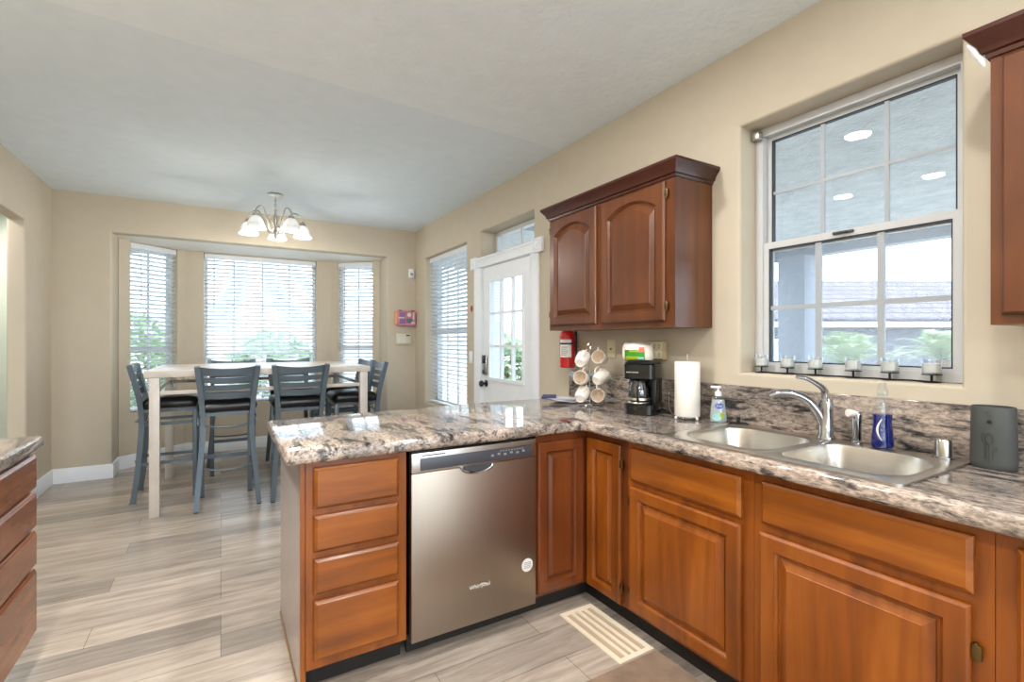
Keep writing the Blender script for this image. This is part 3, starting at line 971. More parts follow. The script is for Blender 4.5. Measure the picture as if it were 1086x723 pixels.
def sink_cab(name, label, ya, yb, dr, do, hinges):
    """base cabinet of the sink run between ya (far) and yb (near)"""
    root = thing(name, label, 'cabinet', (1.84, (ya + yb) / 2, 0))
    bm = B()
    # hollow carcass: front frame, sides, bottom
    box(bm, FX, FX + 0.02, yb + .0005, ya - .0005, 0.10, TOP)
    box(bm, FX + 0.02, XR - 0.002, ya - 0.0185, ya - .0005, 0.10, 0.71); box(bm, FX + 0.02, XR - 0.002, yb + .0005, yb + 0.0185, 0.10, 0.71)
    box(bm, FX + 0.02, XR - 0.002, yb + .019, ya - .019, 0.10, 0.118)
    obj('body', bm, 'wood_z', root, world=True)
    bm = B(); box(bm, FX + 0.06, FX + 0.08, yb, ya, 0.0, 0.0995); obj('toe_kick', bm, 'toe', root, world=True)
    if dr: door_part('drawer_front', face_s(dr[0], dr[2]), dr[0] - dr[1], dr[3] - dr[2], 'wood_y', root, DRAW)
    door_part('door', face_s(do[0], do[2]), do[0] - do[1], do[3] - do[2], 'wood_z', root)
    for y, z in hinges: hinge_part((FX - 0.010, y, z), root, (-1, 0, 0))
    return root
sink_cab('base_cabinet', 'cherry base cabinet with one drawer front and door next to the corner cabinet', 1.6115, 1.010,
         (1.582, 1.050, 0.686, 0.828), (1.588, 1.052, 0.118, 0.660), [(1.592, 0.59), (1.592, 0.19)])
sink_cab('base_cabinet', 'cherry base cabinet under the right half of the sink with a brass hinge', 1.0095, 0.405,
         (0.975, 0.440, 0.692, 0.832), (0.982, 0.445, 0.118, 0.662), [(0.436, 0.555), (0.436, 0.2)])
sink_cab('base_cabinet', 'cherry base cabinet mostly cut off at the right edge of the frame', 0.4045, -0.55,
         None, (0.365, -0.15, 0.118, 0.828), [])

# ------------------------------------------------------------------ worktop and splashback
CXF, CYF = 1.505, 1.856
SX0, SX1, SY0, SY1 = 1.552, 2.022, 0.60, 1.385       # sink cut-out
CL = 0.190
us = [CL, CXF, SX0, SX1, XR - 0.0005]; vs = [-0.6, SY0, SY1, CYF, 2.70]
def keep(x, y):
    if x < CXF and y < CYF: return False
    if SX0 < x < SX1 and SY0 < y < SY1: return False
    return True
def edge_t(m, ax):
    if ax == 2:
        return (abs(m.x - CL) < 1e-4) or (abs(m.x - CXF) < 1e-4 and abs(m.y - CYF) < 1e-4)
    front_s = abs(m.x - CXF) < 1e-4 and m.y < CYF
    front_p = abs(m.y - CYF) < 1e-4 and m.x < CXF
    return front_s or front_p or abs(m.x - CL) < 1e-4 or (abs(m.y - 2.70) < 1e-4)
def cmap(u, v, w):
    y = v
    if v > 2.5: y = v + 0.07 * min(1, max(0, (u - CL) / (XR - CL))) - 0.05 + 0.05 * math.sin(PI * (u - CL) / (XR - CL))
    return (u, y, 0.862 + w)
b = grid_slab(us, vs, keep, cmap, 0.052, (edge_t, 0.017, 5))
tag(obj('countertop', b, 'granite', None, ang=0.9), 'L-shaped pink and grey granite countertop on the peninsula and sink run', 'countertop')
b = B(); box(b, XR - 0.021, XR - 0.001, -0.6, 2.735, 0.9145, 1.09, bev=0.003)
tag(obj('backsplash', b, 'granite'), 'low granite splashback strip along the wall behind the sink', 'backsplash')

# ------------------------------------------------------------------ sink
root = thing('sink', 'double bowl stainless steel sink set into the granite', 'sink', (1.79, 0.99, 0.914))
def rrect(x0, x1, y0, y1, rs, n=7):
    pts = []
    for (cx, cy, a0), r in zip(((x1, y1, 0), (x0, y1, 90), (x0, y0, 180), (x1, y0, 270)), rs):
        sx = -1 if cx == x1 else 1; sy = -1 if cy == y1 else 1
        for k in range(n):
            a = math.radians(a0 + 90 * k / (n - 1))
            pts.append((cx + sx * r + r * math.cos(a), cy + sy * r + r * math.sin(a)))
    return pts
def loops(bm, L, cap=False, closed=True):
    R = [[bm.verts.new(p) for p in l] for l in L]
    m = len(R[0])
    for a, c in zip(R, R[1:]):
        for j in range(m): bm.faces.new((a[j], a[(j + 1) % m], c[(j + 1) % m], c[j]))
    if cap: bm.faces.new(R[-1])
    return R
rim = B()
YM = 0.985
bowls = [(1.592, 1.962, 1.005, 1.365, (0.11, 0.11, 0.075, 0.075), (1.535, 2.042, YM, 1.402), (0.03, 0.03, 0.0005, 0.0005)),
         (1.592, 1.962, 0.612, 0.962, (0.085, 0.075, 0.10, 0.14), (1.535, 2.042, 0.578, YM), (0.0005, 0.0005, 0.03, 0.03))]
for (x0, x1, y0, y1, rs, o, ors) in bowls:
    O = rrect(o[0], o[1], o[2], o[3], ors); I = rrect(x0, x1, y0, y1, rs)
    Im = rrect(x0 - 0.012, x1 + 0.012, y0 - 0.012, y1 + 0.012, [q + 0.012 for q in rs])
    Z = 0.9145
    loops(rim, [[(x, y, Z) for x, y in O], [(x, y, Z + 0.006) for x, y in O], [(0.5 * (p[0] + q[0]), 0.5 * (p[1] + q[1]), Z + 0.008) for p, q in zip(O, Im)],
                [(x, y, Z + 0.009) for x, y in Im], [(x, y, Z + 0.005) for x, y in I]])
obj('rim', rim, 'steel_sink', root, world=True, ang=0.9)
for (x0, x1, y0, y1, rs, o, ors) in bowls:
    bm = B()
    L = []
    for ins, z in ((0, 0.9195), (0.004, 0.90), (0.012, 0.80), (0.02, 0.755), (0.045, 0.735), (0.09, 0.728)):
        L.append([(x, y, z) for x, y in rrect(x0 + ins, x1 - ins, y0 + ins, y1 - ins, [max(0.02, q - ins * 0.4) for q in rs])])
    loops(bm, L, cap=True)
    bo = obj('bowl', bm, 'steel_sink', root, world=True, ang=0.9, recalc=True)
    bm = B(); cx, cy = (x0 + x1) / 2, (y0 + y1) / 2
    lathe(bm, [(0.045, 0.7285), (0.045, 0.732), (0.036, 0.732), (0.03, 0.7295), (0.0, 0.7295)], (cx, cy, 0), 24, False)
    obj('drain', bm, 'chrome', bo, world=True)

# ------------------------------------------------------------------ faucet and sink-deck things
root = thing('faucet', 'chrome single lever faucet with curved spout behind the sink', 'faucet', (2.008, 1.0, 0.9235))
b = B(); lathe(b, [(0.031, 0), (0.031, 0.008), (0.026, 0.016), (0.024, 0.10), (0.025, 0.135), (0.021, 0.155), (0.0, 0.16)], (0, 0, 0), 24, False); obj('base', b, 'chrome', root)
b = B()
pth = smooth_path([(0.0, 0.0, 0.03), (-0.016, 0.016, 0.09), (-0.044, 0.046, 0.145), (-0.080, 0.086, 0.170), (-0.112, 0.120, 0.170), (-0.135, 0.145, 0.158)], 8)
n = len(pth)
sweep(b, pth, circ(0.0145, 12), scales=[1.3 - 0.45 * i / (n - 1) for i in range(n)]); obj('spout', b, 'chrome', root)
b = B()
pth = smooth_path([(0.0, 0.0, 0.145), (-0.003, 0.004, 0.185), (-0.018, 0.020, 0.208), (-0.045, 0.048, 0.230), (-0.070, 0.074, 0.236)], 8)
n = len(pth)
sweep(b, pth, [(0.016 * math.cos(2 * PI * i / 12), 0.011 * math.sin(2 * PI * i / 12)) for i in range(12)], scales=[1.55 - 0.95 * (i / (n - 1)) ** 0.6 for i in range(n)]); obj('lever', b, 'chrome', root)

root = thing('side_sprayer', 'chrome pull-out sprayer with a pale round head right of the faucet', 'sprayer', (2.012, 0.895, 0.9235))
b = B(); lathe(b, [(0.020, 0), (0.020, 0.006), (0.014, 0.012), (0.0155, 0.05), (0.016, 0.09), (0.017, 0.105), (0.012, 0.118), (0, 0.12)], (0, 0, 0), 18, False); obj('body', b, 'chrome', root)
b = B(); lathe(b, [(0.009, 0), (0.012, 0.015), (0.0145, 0.03), (0.0145, 0.036), (0, 0.037)], (0.0, 0.0, 0.108), 18, True, align((-0.8, 0.35, 0.12))); obj('spray_head', b, 'label', root)

root = thing('air_gap_cap', 'short brushed nickel cap on the right back corner of the sink', 'air gap', (2.006, 0.642, 0.9235))
b = B(); lathe(b, [(0.024, 0), (0.024, 0.004), (0.0215, 0.006), (0.0215, 0.056), (0.019, 0.06), (0, 0.061)], (0, 0, 0), 24, False); obj('cap', b, 'nickel', root)
b = B(); lathe(b, [(0.0285, 0), (0.0285, 0.004), (0.0242, 0.005)], (0, 0, 0), 24, False); obj('flange', b, 'chrome', root)

# dish soap bottle
root = thing('dish_soap_bottle', 'clear squeeze bottle half full of deep blue dish soap', 'bottle', (2.008, 0.812, 0.9245), -0.5)
def oval(prof, bm, sx, sy, seg=24, caps=True, off=(0, 0, 0)):
    lathe(bm, prof, off, seg, caps, None, (sx, sy))
out = [(0.036, 0.0), (0.039, 0.006), (0.038, 0.03), (0.034, 0.065), (0.032, 0.09), (0.034, 0.115), (0.032, 0.135), (0.024, 0.165), (0.0155, 0.185), (0.013, 0.19)]
b = B(); oval(out, b, 1.0, 0.62); obj('bottle', b, 'clearplastic', root)
b = B(); oval([(r_ - 0.0015, z + 0.0015) for r_, z in out[:5]] + [(0.0325, 0.116)], b, 1.0, 0.60); obj('liquid', b, 'blue_soap', root)
b = B(); lathe(b, [(0.0165, 0.185), (0.0165, 0.205), (0.012, 0.212), (0.010, 0.226), (0, 0.227)], (0, 0, 0), 18, True); obj('cap', b, 'clearplastic', root)
b = B()
pts = []
for k in range(13):
    a = -PI / 2 - 0.55 - 0.45 * math.sin(PI * k / 12)
    z = 0.028 + 0.075 * k / 12
    R2 = 0.0395 - 0.006 * min(1, z / 0.09)
    pts.append((R2 * math.cos(a), 0.62 * R2 * math.sin(a) - 0.001, z))
tube(b, pts, 0.0032, 6, scales=[0.35 + 0.8 * math.sin(PI * k / 12) for k in range(13)]); obj('label_swoosh', b, 'label', root)

# hand soap
root = thing('hand_soap_bottle', 'clear pump bottle of hand soap with a blue oval logo beside the paper towels', 'bottle', (2.035, 1.495, 0.9148), -0.75)
out = [(0.036, 0.0), (0.040, 0.006), (0.039, 0.03), (0.034, 0.07), (0.030, 0.105), (0.024, 0.118), (0.013, 0.124), (0.012, 0.130)]
b = B(); oval(out, b, 1.0, 0.62); obj('bottle', b, 'clearplastic', root)
b = B(); oval([(r_ - 0.002, z + 0.0015) for r_, z in out[:5]], b, 1.0, 0.60); obj('liquid', b, 'soap_gel', root)
b = B(); lathe(b, [(0.0155, 0.124), (0.0155, 0.142), (0.010, 0.146), (0.005, 0.148), (0.005, 0.160), (0.013, 0.162), (0.013, 0.170), (0, 0.172)], (0, 0, 0), 18, True)
box(b, -0.034, -0.004, -0.006, 0.006, 0.161, 0.171, bev=0.003); obj('pump', b, 'white', root)
# curved labels follow the oval front (-y)
def oval_patch(bm, cx, cz, rx, rz, zr, sx=1.0, sy=0.62, lift=0.001, n=28):
    c = []
    for k in range(n):
        a = 2 * PI * k / n
        x = cx + rx * math.cos(a); z = cz + rz * math.sin(a)
        R_ = zr(z); x = max(-R_ * 0.97, min(R_ * 0.97, x))
        y = -sy * math.sqrt(max(0, R_ * R_ - x * x)) - lift
        c.append(bm.verts.new((x, y, z)))
    R_ = zr(cz); mid = bm.verts.new((cx, -sy * math.sqrt(max(0, R_ * R_ - cx * cx)) - lift, cz))
    for k in range(n): bm.faces.new((c[k], c[(k + 1) % n], mid))
zr = lambda z: 0.040 - 0.010 * max(0, min(1, (z - 0.01) / 0.095))
b = B(); oval_patch(b, 0.0, 0.079, 0.019, 0.0135, zr, lift=0.002); lg = obj('logo', b, 'dial_blue', root)
b = text_bm('Dial', 0.017, Matrix.Translation((0.0, -0.0245, 0.079)) @ TX); obj('logo_text', b, 'label', lg)
b = B(); oval_patch(b, -0.010, 0.026, 0.021, 0.018, zr, lift=0.0015); obj('label_print', b, 'mint', root)
b = B(); oval_patch(b, 0.014, 0.034, 0.010, 0.014, zr, lift=0.0024); obj('label_leaf', b, 'yellowgreen', root)

root = thing('sink_stopper', 'black rubber sink stopper lying behind the left bowl', 'stopper', (2.052, 1.40, 0.9145))
b = B(); lathe(b, [(0.042, 0), (0.043, 0.004), (0.036, 0.009), (0.014, 0.011), (0.0, 0.012)], (0, 0, 0), 24, False); obj('disc', b, 'black', root)
b = B(); cyl(b, (0.004, 0.004, 0.010), (0.004, 0.004, 0.034), 0.007, 0.008, 12); obj('knob', b, 'black', root)

# charcoal canister with a cutlery engraving
CA = 3.95
root = thing('utensil_canister', 'charcoal grey oval canister with a cutlery engraving right of the sink', 'canister', (2.022, 0.527, 0.9145), math.radians(-80))
b = B(); lathe(b, [(0.050, 0), (0.053, 0.004), (0.054, 0.02), (0.0525, 0.10), (0.051, 0.183), (0.049, 0.187), (0.046, 0.187), (0.045, 0.182), (0.045, 0.02), (0, 0.018)], (0, 0, 0), 36, False, None, (1.0, 0.86)); obj('body', b, 'canister', root)
def on_can(x, z, lift=0.0006, R_=0.0535): return (R_ * math.sin(x / R_), -0.86 * R_ * math.cos(x / R_) - lift, z)
b = B()
def cl(pts, r=0.0006): tube(b, [on_can(x, z) for x, z in pts], r, 5)
cl([(-0.016, 0.03), (-0.016, 0.075), (-0.022, 0.083), (-0.022, 0.11)]); cl([(-0.012, 0.03), (-0.012, 0.078), (-0.016, 0.086), (-0.016, 0.11)])
cl([(-0.006, 0.02), (-0.006, 0.075)])
cl([(-0.006 + 0.008 * math.cos(a * PI / 8), 0.092 + 0.016 * math.sin(a * PI / 8)) for a in range(17)])
cl([(0.002, 0.03), (0.002, 0.06), (0.010, 0.068), (0.012, 0.06), (0.004, 0.052)])
obj('engraving', b, 'canister_d', root)
b = B()
cl([(-0.014 + 0.007 * math.cos(PI + a * PI / 8), 0.176 + 0.006 * math.sin(PI + a * PI / 8)) for a in range(9)])
cl([(-0.010, 0.162), (0, 0.162)]); cl([(-0.008, 0.158), (-0.002, 0.158)])
obj('rim_mark', b, 'canister_d', root)
b = B()
c = Vector(on_can(-0.005, 0.143)); lathe(b, [(0.0058, 0), (0.0058, 0.0006), (0, 0.0006)], c, 18, False, align((math.sin(-0.005 / 0.0535), -math.cos(-0.005 / 0.0535), 0))); obj('hole', b, 'black', root)

# ------------------------------------------------------------------ candle holder and candles on the sill
YC = [1.376, 1.253, 1.133, 0.987, 0.862, 0.734]
SZ = WIN[2]
root = thing('candle_holder', 'long black wrought iron holder with six plates on the kitchen window sill', 'candle holder', (2.19, 1.06, SZ + 0.001))
b = B()
pts = []
for k in range(61):
    y = 1.39 - 0.67 * k / 60
    pts.append((2.19 + 0.010 * math.sin(k * 0.62), y, SZ + 0.0045))
sweep(b, pts, rectp(0.004, 0.003)); obj('base_bar', b, 'iron', root, world=True)
for y in YC:
    b = B()
    lathe(b, [(0.026, 0.0012), (0.027, 0.003), (0.010, 0.006), (0.004, 0.007), (0.004, 0.026), (0.008, 0.028), (0.029, 0.0285), (0.030, 0.031), (0.0, 0.031)], (2.19, y, SZ), 20, True)
    obj('candle_plate', b, 'iron', root, world=True)
names = ['first', 'second', 'third', 'fourth', 'fifth', 'sixth']
pos_l = ['leftmost white votive candle on the iron holder', 'second white votive candle from the left end of the iron holder', 'third white votive candle from the left on the iron holder',
         'third white votive candle from the right on the iron holder', 'second white votive candle from the right end of the iron holder', 'rightmost white votive candle on the iron holder']
c0 = None
for y, lab in zip(YC, pos_l):
    if c0 is None:
        c0 = thing('votive_candle', lab, 'candle', (2.19, y, SZ + 0.0315), 0, 'votive candles on the sill')
        b = B(); lathe(b, [(0.0, 0.0), (0.025, 0.0), (0.027, 0.004), (0.0305, 0.054), (0.0290, 0.054), (0.0255, 0.006), (0.0, 0.005)], (0, 0, 0), 22, False); obj('glass_cup', b, 'cupglass', c0)
        b = B(); lathe(b, [(0.0, 0.0055), (0.0250, 0.0062), (0.0278, 0.038), (0.0, 0.037)], (0, 0, 0), 22, False); wx = obj('wax', b, 'wax', c0)
        b = B(); cyl(b, (0, 0, 0.037), (0.001, 0, 0.044), 0.0008, None, 6); obj('wick', b, 'black', wx)
    else:
        dup(c0, (2.19, y, SZ + 0.0315), 0, lab)

# ------------------------------------------------------------------ paper towels
PT = (1.995, 1.642, 0.9146)
root = thing('paper_towel_holder', 'wire paper towel holder with a thin upright rod on the counter', 'holder', PT, 0.6)
b = B(); tube(b, [(0.068 * math.cos(2 * PI * k / 32), 0.068 * math.sin(2 * PI * k / 32), 0.010) for k in range(32)], 0.003, 8, closed=True)
for k in range(4):
    a = PI / 4 + PI / 2 * k
    cyl(b, (0, 0, 0.010), (0.068 * math.cos(a), 0.068 * math.sin(a), 0.010), 0.0025, None, 8)
obj('base', b, 'chrome', root)
for k in range(4):
    a = PI / 4 + PI / 2 * k
    b = B(); lathe(b, [(0, 0), (0.006, 0.002), (0.008, 0.008), (0.006, 0.014), (0, 0.016)], (0.068 * math.cos(a), 0.068 * math.sin(a), 0), 12, False); obj('foot', b, 'label', root)
b = B(); cyl(b, (0, 0, 0.008), (0, 0, 0.315), 0.0028, None, 10); lathe(b, [(0, 0), (0.005, 0.003), (0.005, 0.008), (0, 0.012)], (0, 0, 0.315), 12, False); obj('rod', b, 'nickel', root)
b = B()
ap = smooth_path([(0.02, 0.062, 0.010), (0.03, 0.085, 0.03), (0.035, 0.092, 0.08), (0.035, 0.092, 0.115)], 6)
tube(b, ap, 0.0012, 6); lathe(b, [(0, 0), (0.007, 0.003), (0.009, 0.009), (0.007, 0.015), (0, 0.018)], (0.035, 0.092, 0.11), 12, False); obj('tension_arm', b, 'chrome', root)
root = thing('paper_towel_roll', 'full white roll of paper towels on the wire holder', 'paper towels', (PT[0], PT[1], PT[2] + 0.0135), 0.3)
b = B()
prof = []
for k in range(33):
    a = 2 * PI * k / 32
    prof.append(a)
rings = lathe(b, [(0.022, 0.0), (0.0585, 0.0), (0.0605, 0.003), (0.0605, 0.267), (0.0585, 0.27), (0.022, 0.27), (0.022, 0.0)], (0, 0, 0), 40, False); obj('roll', b, 'papertowel', root)
b = B(); lathe(b, [(0.0215, 0.001), (0.0215, 0.269), (0.019, 0.269), (0.019, 0.001), (0.0215, 0.001)], (0, 0, 0), 24, False); obj('core', b, 'cardboard', root)
b = B()
a0 = math.radians(-75)
pts0 = [(0.0612 * math.cos(a0 + 0.09 * k), 0.0612 * math.sin(a0 + 0.09 * k)) for k in range(7)] 
ex = pts0[-1]; tx = (-math.sin(a0 + 0.54), math.cos(a0 + 0.54))
pts0 += [(ex[0] + tx[0] * 0.012, ex[1] + tx[1] * 0.012)]
V0 = [b.verts.new((x, y, 0.001)) for x, y in pts0]; V1 = [b.verts.new((x, y, 0.269)) for x, y in pts0]
for k in range(len(pts0) - 1): b.faces.new((V0[k], V0[k + 1], V1[k + 1], V1[k]))
obj('loose_sheet', b, 'papertowel', root)

# ------------------------------------------------------------------ coffee maker
CM = (1.948, 1.893, 0.9148); CR = math.atan2(-0.54, -0.916) + PI / 2
root = thing('coffee_maker', 'black drip coffee maker under the wall cabinet', 'coffee maker', CM, CR)
# local: front is -y
def rbox(bm, x0, x1, y0, y1, z0, z1, r, n=5, rs=None, e=0.004):
    rs = rs or (r, r, r, r)
    P0 = rrect(x0, x1, y0, y1, rs, n); P1 = rrect(x0 + e, x1 - e, y0 + e, y1 - e, [max(0.001, q - e) for q in rs], n)
    L = [[(x, y, z0) for x, y in P1], [(x, y, z0 + e) for x, y in P0], [(x, y, z1 - e) for x, y in P0], [(x, y, z1) for x, y in P1]]
    R_ = loops(bm, L); bm.faces.new(R_[0][::-1]); bm.faces.new(R_[-1])
b = B(); rbox(b, -0.082, 0.082, -0.105, 0.10, 0.0, 0.058, 0.03, rs=(0.015, 0.015, 0.05, 0.05)); obj('base', b, 'blackgloss', root)
b = B(); rbox(b, -0.082, 0.082, 0.01, 0.10, 0.0582, 0.185, 0.015); 
box(b, 0.060, 0.082, -0.06, 0.0098, 0.0582, 0.185, bev=0.004)
obj('water_tank', b, 'black', root)
b = B(); rbox(b, -0.082, 0.082, -0.105, 0.10, 0.1855, 0.265, 0.03, rs=(0.015, 0.015, 0.035, 0.035)); hd = obj('brew_head', b, 'blackgloss', root)
b = B(); rbox(b, -0.078, 0.078, -0.098, 0.096, 0.2655, 0.274, 0.03, rs=(0.015, 0.015, 0.03, 0.03), e=0.003); obj('lid', b, 'black', root)
b = text_bm('BLACK+DECKER', 0.0085, Matrix.Translation((-0.030, -0.1055, 0.222)) @ TX); obj('logo', b, 'label', hd)
b = B(); lathe(b, [(0.058, 0.0585), (0.060, 0.062), (0.058, 0.066), (0.0, 0.066)], (-0.010, -0.045, 0), 30, True); obj('warming_plate', b, 'steel_x', root)
b = B(); lathe(b, [(0.0, 0.0665), (0.048, 0.0665), (0.056, 0.078), (0.059, 0.105), (0.055, 0.14), (0.045, 0.165), (0.044, 0.172), (0.043, 0.172), (0.0435, 0.165), (0.053, 0.14), (0.057, 0.105), (0.054, 0.079), (0.0, 0.069)], (-0.010, -0.045, 0), 30, False)
cf = obj('carafe', b, 'carafe', root)
b = B(); lathe(b, [(0.046, 0.168), (0.048, 0.172), (0.046, 0.178), (0.02, 0.182), (0, 0.182)], (-0.010, -0.045, 0), 30, True)
obj('carafe_lid', b, 'black', cf)
b = B(); lathe(b, [(0.0595, 0.074), (0.061, 0.076), (0.061, 0.086), (0.0598, 0.088)], (-0.010, -0.045, 0), 30, False); obj('carafe_band', b, 'nickel', cf)
b = B()
sweep(b, smooth_path([(0.0, -0.098, 0.168), (0.004, -0.122, 0.166), (0.005, -0.130, 0.145), (0.004, -0.127, 0.10), (0.002, -0.110, 0.078)], 6), rectp(0.011, 0.006), up=(1, 0, 0)); obj('carafe_handle', b, 'black', cf)
b = B(); lathe(b, [(0.006, 0), (0.006, 0.003), (0, 0.003)], (0.0825, 0.02, 0.03), 14, False, align((1, 0, 0))); obj('switch', b, 'labelgrey', root)
b = B(); tube(b, smooth_path([(0.07, 0.095, 0.02), (0.10, 0.085, 0.006), (0.125, 0.03, 0.005), (0.14, 0.045, 0.005), (0.13, 0.062, 0.005), (0.115, 0.068, 0.005)], 8), 0.0034, 8); obj('power_cord', b, 'black', root)

# bag of coffee filters lying on top
root = thing('coffee_filter_bag', 'clear bag of coffee filters with a green printed label on the coffee maker', 'bag', (CM[0] - 0.022, CM[1] + 0.016, CM[2] + 0.2745), CR + 0.15)
b = B()
N_ = 18; W_, D_, H_ = 0.080, 0.050, 0.098
rows = []
for j in range(10):
    t = j / 9
    z = H_ * t
    k = (1 - (2 * t - 1) ** 4) ** 0.5 if 0 < t < 1 else 0.0
    ring = []
    for i in range(N_ * 2):
        a = 2 * PI * i / (N_ * 2)
        ex = abs(math.cos(a)) ** 0.55 * (1 if math.cos(a) >= 0 else -1)
        ey = abs(math.sin(a)) ** 0.8 * (1 if math.sin(a) >= 0 else -1)
        wob = 1 + 0.035 * math.sin(5 * a + 7 * t)
        ring.append(b.verts.new((W_ * ex * (0.86 + 0.14 * k) * wob, D_ * ey * (0.25 + 0.75 * k) * wob, z + 0.004 * math.sin(3 * a) * t)))
    rows.append(ring)
for a_, c_ in zip(rows, rows[1:]):
    for i in range(N_ * 2): b.faces.new((a_[i], a_[(i + 1) % (N_ * 2)], c_[(i + 1) % (N_ * 2)], c_[i]))
b.faces.new(rows[0][::-1]); b.faces.new(rows[-1])
obj('bag', b, 'filters', root)
def bag_patch(x0, x1, z0, z1, mat, name, lift=0.003):
    bm = B(); nx, nz = 8, 4; g = []
    for j in range(nz + 1):
        row = []
        for i in range(nx + 1):
            x = x0 + (x1 - x0) * i / nx; z = z0 + (z1 - z0) * j / nz
            t = z / H_; k = (1 - (2 * t - 1) ** 4) ** 0.5
            wx_ = W_ * (0.86 + 0.14 * k)
            c = min(1, (abs(x) / wx_)) ** (1 / 0.55)
            s = math.sqrt(max(0, 1 - c * c)) ** 0.8
            y = -D_ * s * (0.25 + 0.75 * k) * 1.035 - lift
            row.append(bm.verts.new((x, y, z)))
        g.append(row)
    for j in range(nz):
        for i in range(nx): bm.faces.new((g[j][i], g[j][i + 1], g[j + 1][i + 1], g[j + 1][i]))
    return obj(name, bm, mat, root)
bag_patch(-0.064, 0.040, 0.012, 0.064, 'green', 'label_print', 0.0030)
bag_patch(-0.058, 0.010, 0.012, 0.030, 'yellowgreen', 'label_lower', 0.0038)
bag_patch(-0.040, 0.010, 0.052, 0.064, 'yellowgreen', 'label_upper', 0.0038)
bag_patch(0.010, 0.038, 0.052, 0.078, 'salmon', 'label_corner', 0.0046)
bag_patch(0.004, 0.036, 0.014, 0.026, 'mint', 'label_window', 0.0046)

# ------------------------------------------------------------------ mug tree and six mugs
TR = (1.905, 2.285, 0.9148)
VR = Vector((math.cos(math.radians(30.8)), -math.sin(math.radians(30.8)), 0))        # across the view
VF = Vector((math.sin(math.radians(30.8)), math.cos(math.radians(30.8)), 0))         # along the view
root = thing('mug_tree', 'chrome wire mug tree with six hooks standing on the counter', 'mug tree', TR)
b = B(); tube(b, [(0.068 * math.cos(2 * PI * k / 32), 0.068 * math.sin(2 * PI * k / 32), 0.005) for k in range(32)], 0.0035, 8, closed=True)
cyl(b, VR * -0.068 + Vector((0, 0, 0.005)), VR * 0.068 + Vector((0, 0, 0.005)), 0.003); obj('base', b, 'chrome', root)
b = B(); cyl(b, (0, 0, 0.004), (0, 0, 0.345), 0.0035, None, 10)
tube(b, [(0.012 * math.cos(2 * PI * k / 20) * VR.x, 0.012 * math.cos(2 * PI * k / 20) * VR.y, 0.357 + 0.014 * math.sin(2 * PI * k / 20)) for k in range(20)], 0.0025, 6, closed=True); obj('pole', b, 'chrome', root)
tiers = [0.33, 0.225, 0.125]
for z in tiers:
    for s in (-1, 1):
        b = B(); tube(b, smooth_path([Vector((0, 0, z - 0.03)), VR * s * 0.03 + Vector((0, 0, z - 0.012)), VR * s * 0.058 + Vector((0, 0, z)), VR * s * 0.066 + Vector((0, 0, z + 0.014))], 6), 0.0026, 8)
        obj('hook', b, 'chrome', root)
def mug(label, c, axis, hdir):
    """c = centre of the mug, axis = from its base to its mouth, hdir = towards the handle"""
    c = Vector(c); z = Vector(axis).normalized(); x = Vector(hdir); x = (x - z * x.dot(z)).normalized(); y = z.cross(x)
    m = Matrix((x, y, z)).transposed().to_4x4(); 
    r_ = bpy.data.objects.new('mug', None); COL.objects.link(r_); r_.empty_display_size = 0.03
    m.translation = c - z * 0.045
    r_.matrix_world = m; XF[r_] = m
    tag(r_, label, 'mug', 'white mugs on the mug tree')
    return r_
def mug_parts(r_):
    bm = B(); lathe(bm, [(0.0, 0.003), (0.022, 0.003), (0.024, 0.0), (0.027, 0.001), (0.034, 0.012), (0.0395, 0.035), (0.041, 0.06), (0.0415, 0.09), (0.0400, 0.0912), (0.0385, 0.09)], (0, 0, 0), 30, False); obj('cup', bm, 'ceramic', r_)
    bm = B(); lathe(bm, [(0.0385, 0.09), (0.038, 0.06), (0.036, 0.035), (0.03, 0.012), (0.0, 0.008)], (0, 0, 0), 30, False); obj('lining', bm, 'ceramic_in', r_)
    bm = B(); sweep(bm, smooth_path([(0.039, 0, 0.076), (0.053, 0, 0.079), (0.061, 0, 0.066), (0.060, 0, 0.042), (0.050, 0, 0.026), (0.036, 0, 0.022)], 6), [(0.006 * math.cos(2 * PI * i / 10), 0.004 * math.sin(2 * PI * i / 10)) for i in range(10)], up=(0, 1, 0)); obj('handle', bm, 'ceramic', r_)
T = Vector(TR)
def mp_(s, f, z): return T + VR * s + VF * f + Vector((0, 0, z))
U_ = Vector((0, 0, 1))
specs = [('white mug hanging bottom outward on the upper left hook of the mug tree', mp_(-0.048, -0.012, 0.274), VR * 0.40 + VF * 0.8 + U_ * 0.45, U_ * 0.8 + VR * 0.4),
         ('white mug with its mouth outward on the upper right hook of the mug tree', mp_(0.066, -0.008, 0.282), VR * -0.50 - VF * 0.82 + U_ * 0.22, U_ * 0.9 - VR * 0.2),
         ('white mug with its mouth outward on the middle left hook of the mug tree', mp_(-0.046, -0.012, 0.163), VR * -0.42 - VF * 0.85 + U_ * 0.15, U_ * 0.9 + VR * 0.3),
         ('white mug hanging bottom outward on the middle right hook of the mug tree', mp_(0.062, -0.01, 0.166), VR * 0.62 + VF * 0.62 + U_ * 0.38, U_ * 0.9 - VR * 0.3),
         ('white mug hanging bottom outward on the lower left hook of the mug tree', mp_(-0.048, -0.012, 0.062), VR * 0.40 + VF * 0.8 + U_ * 0.40, U_ * 0.8 + VR * 0.4),
         ('white mug with its mouth outward on the lower right hook of the mug tree', mp_(0.060, -0.008, 0.058), VR * -0.45 - VF * 0.85 + U_ * 0.12, U_ * 0.9 - VR * 0.2)]
for lab, c, ax, hd in specs:
    mug_parts(mug(lab, c, ax, hd))

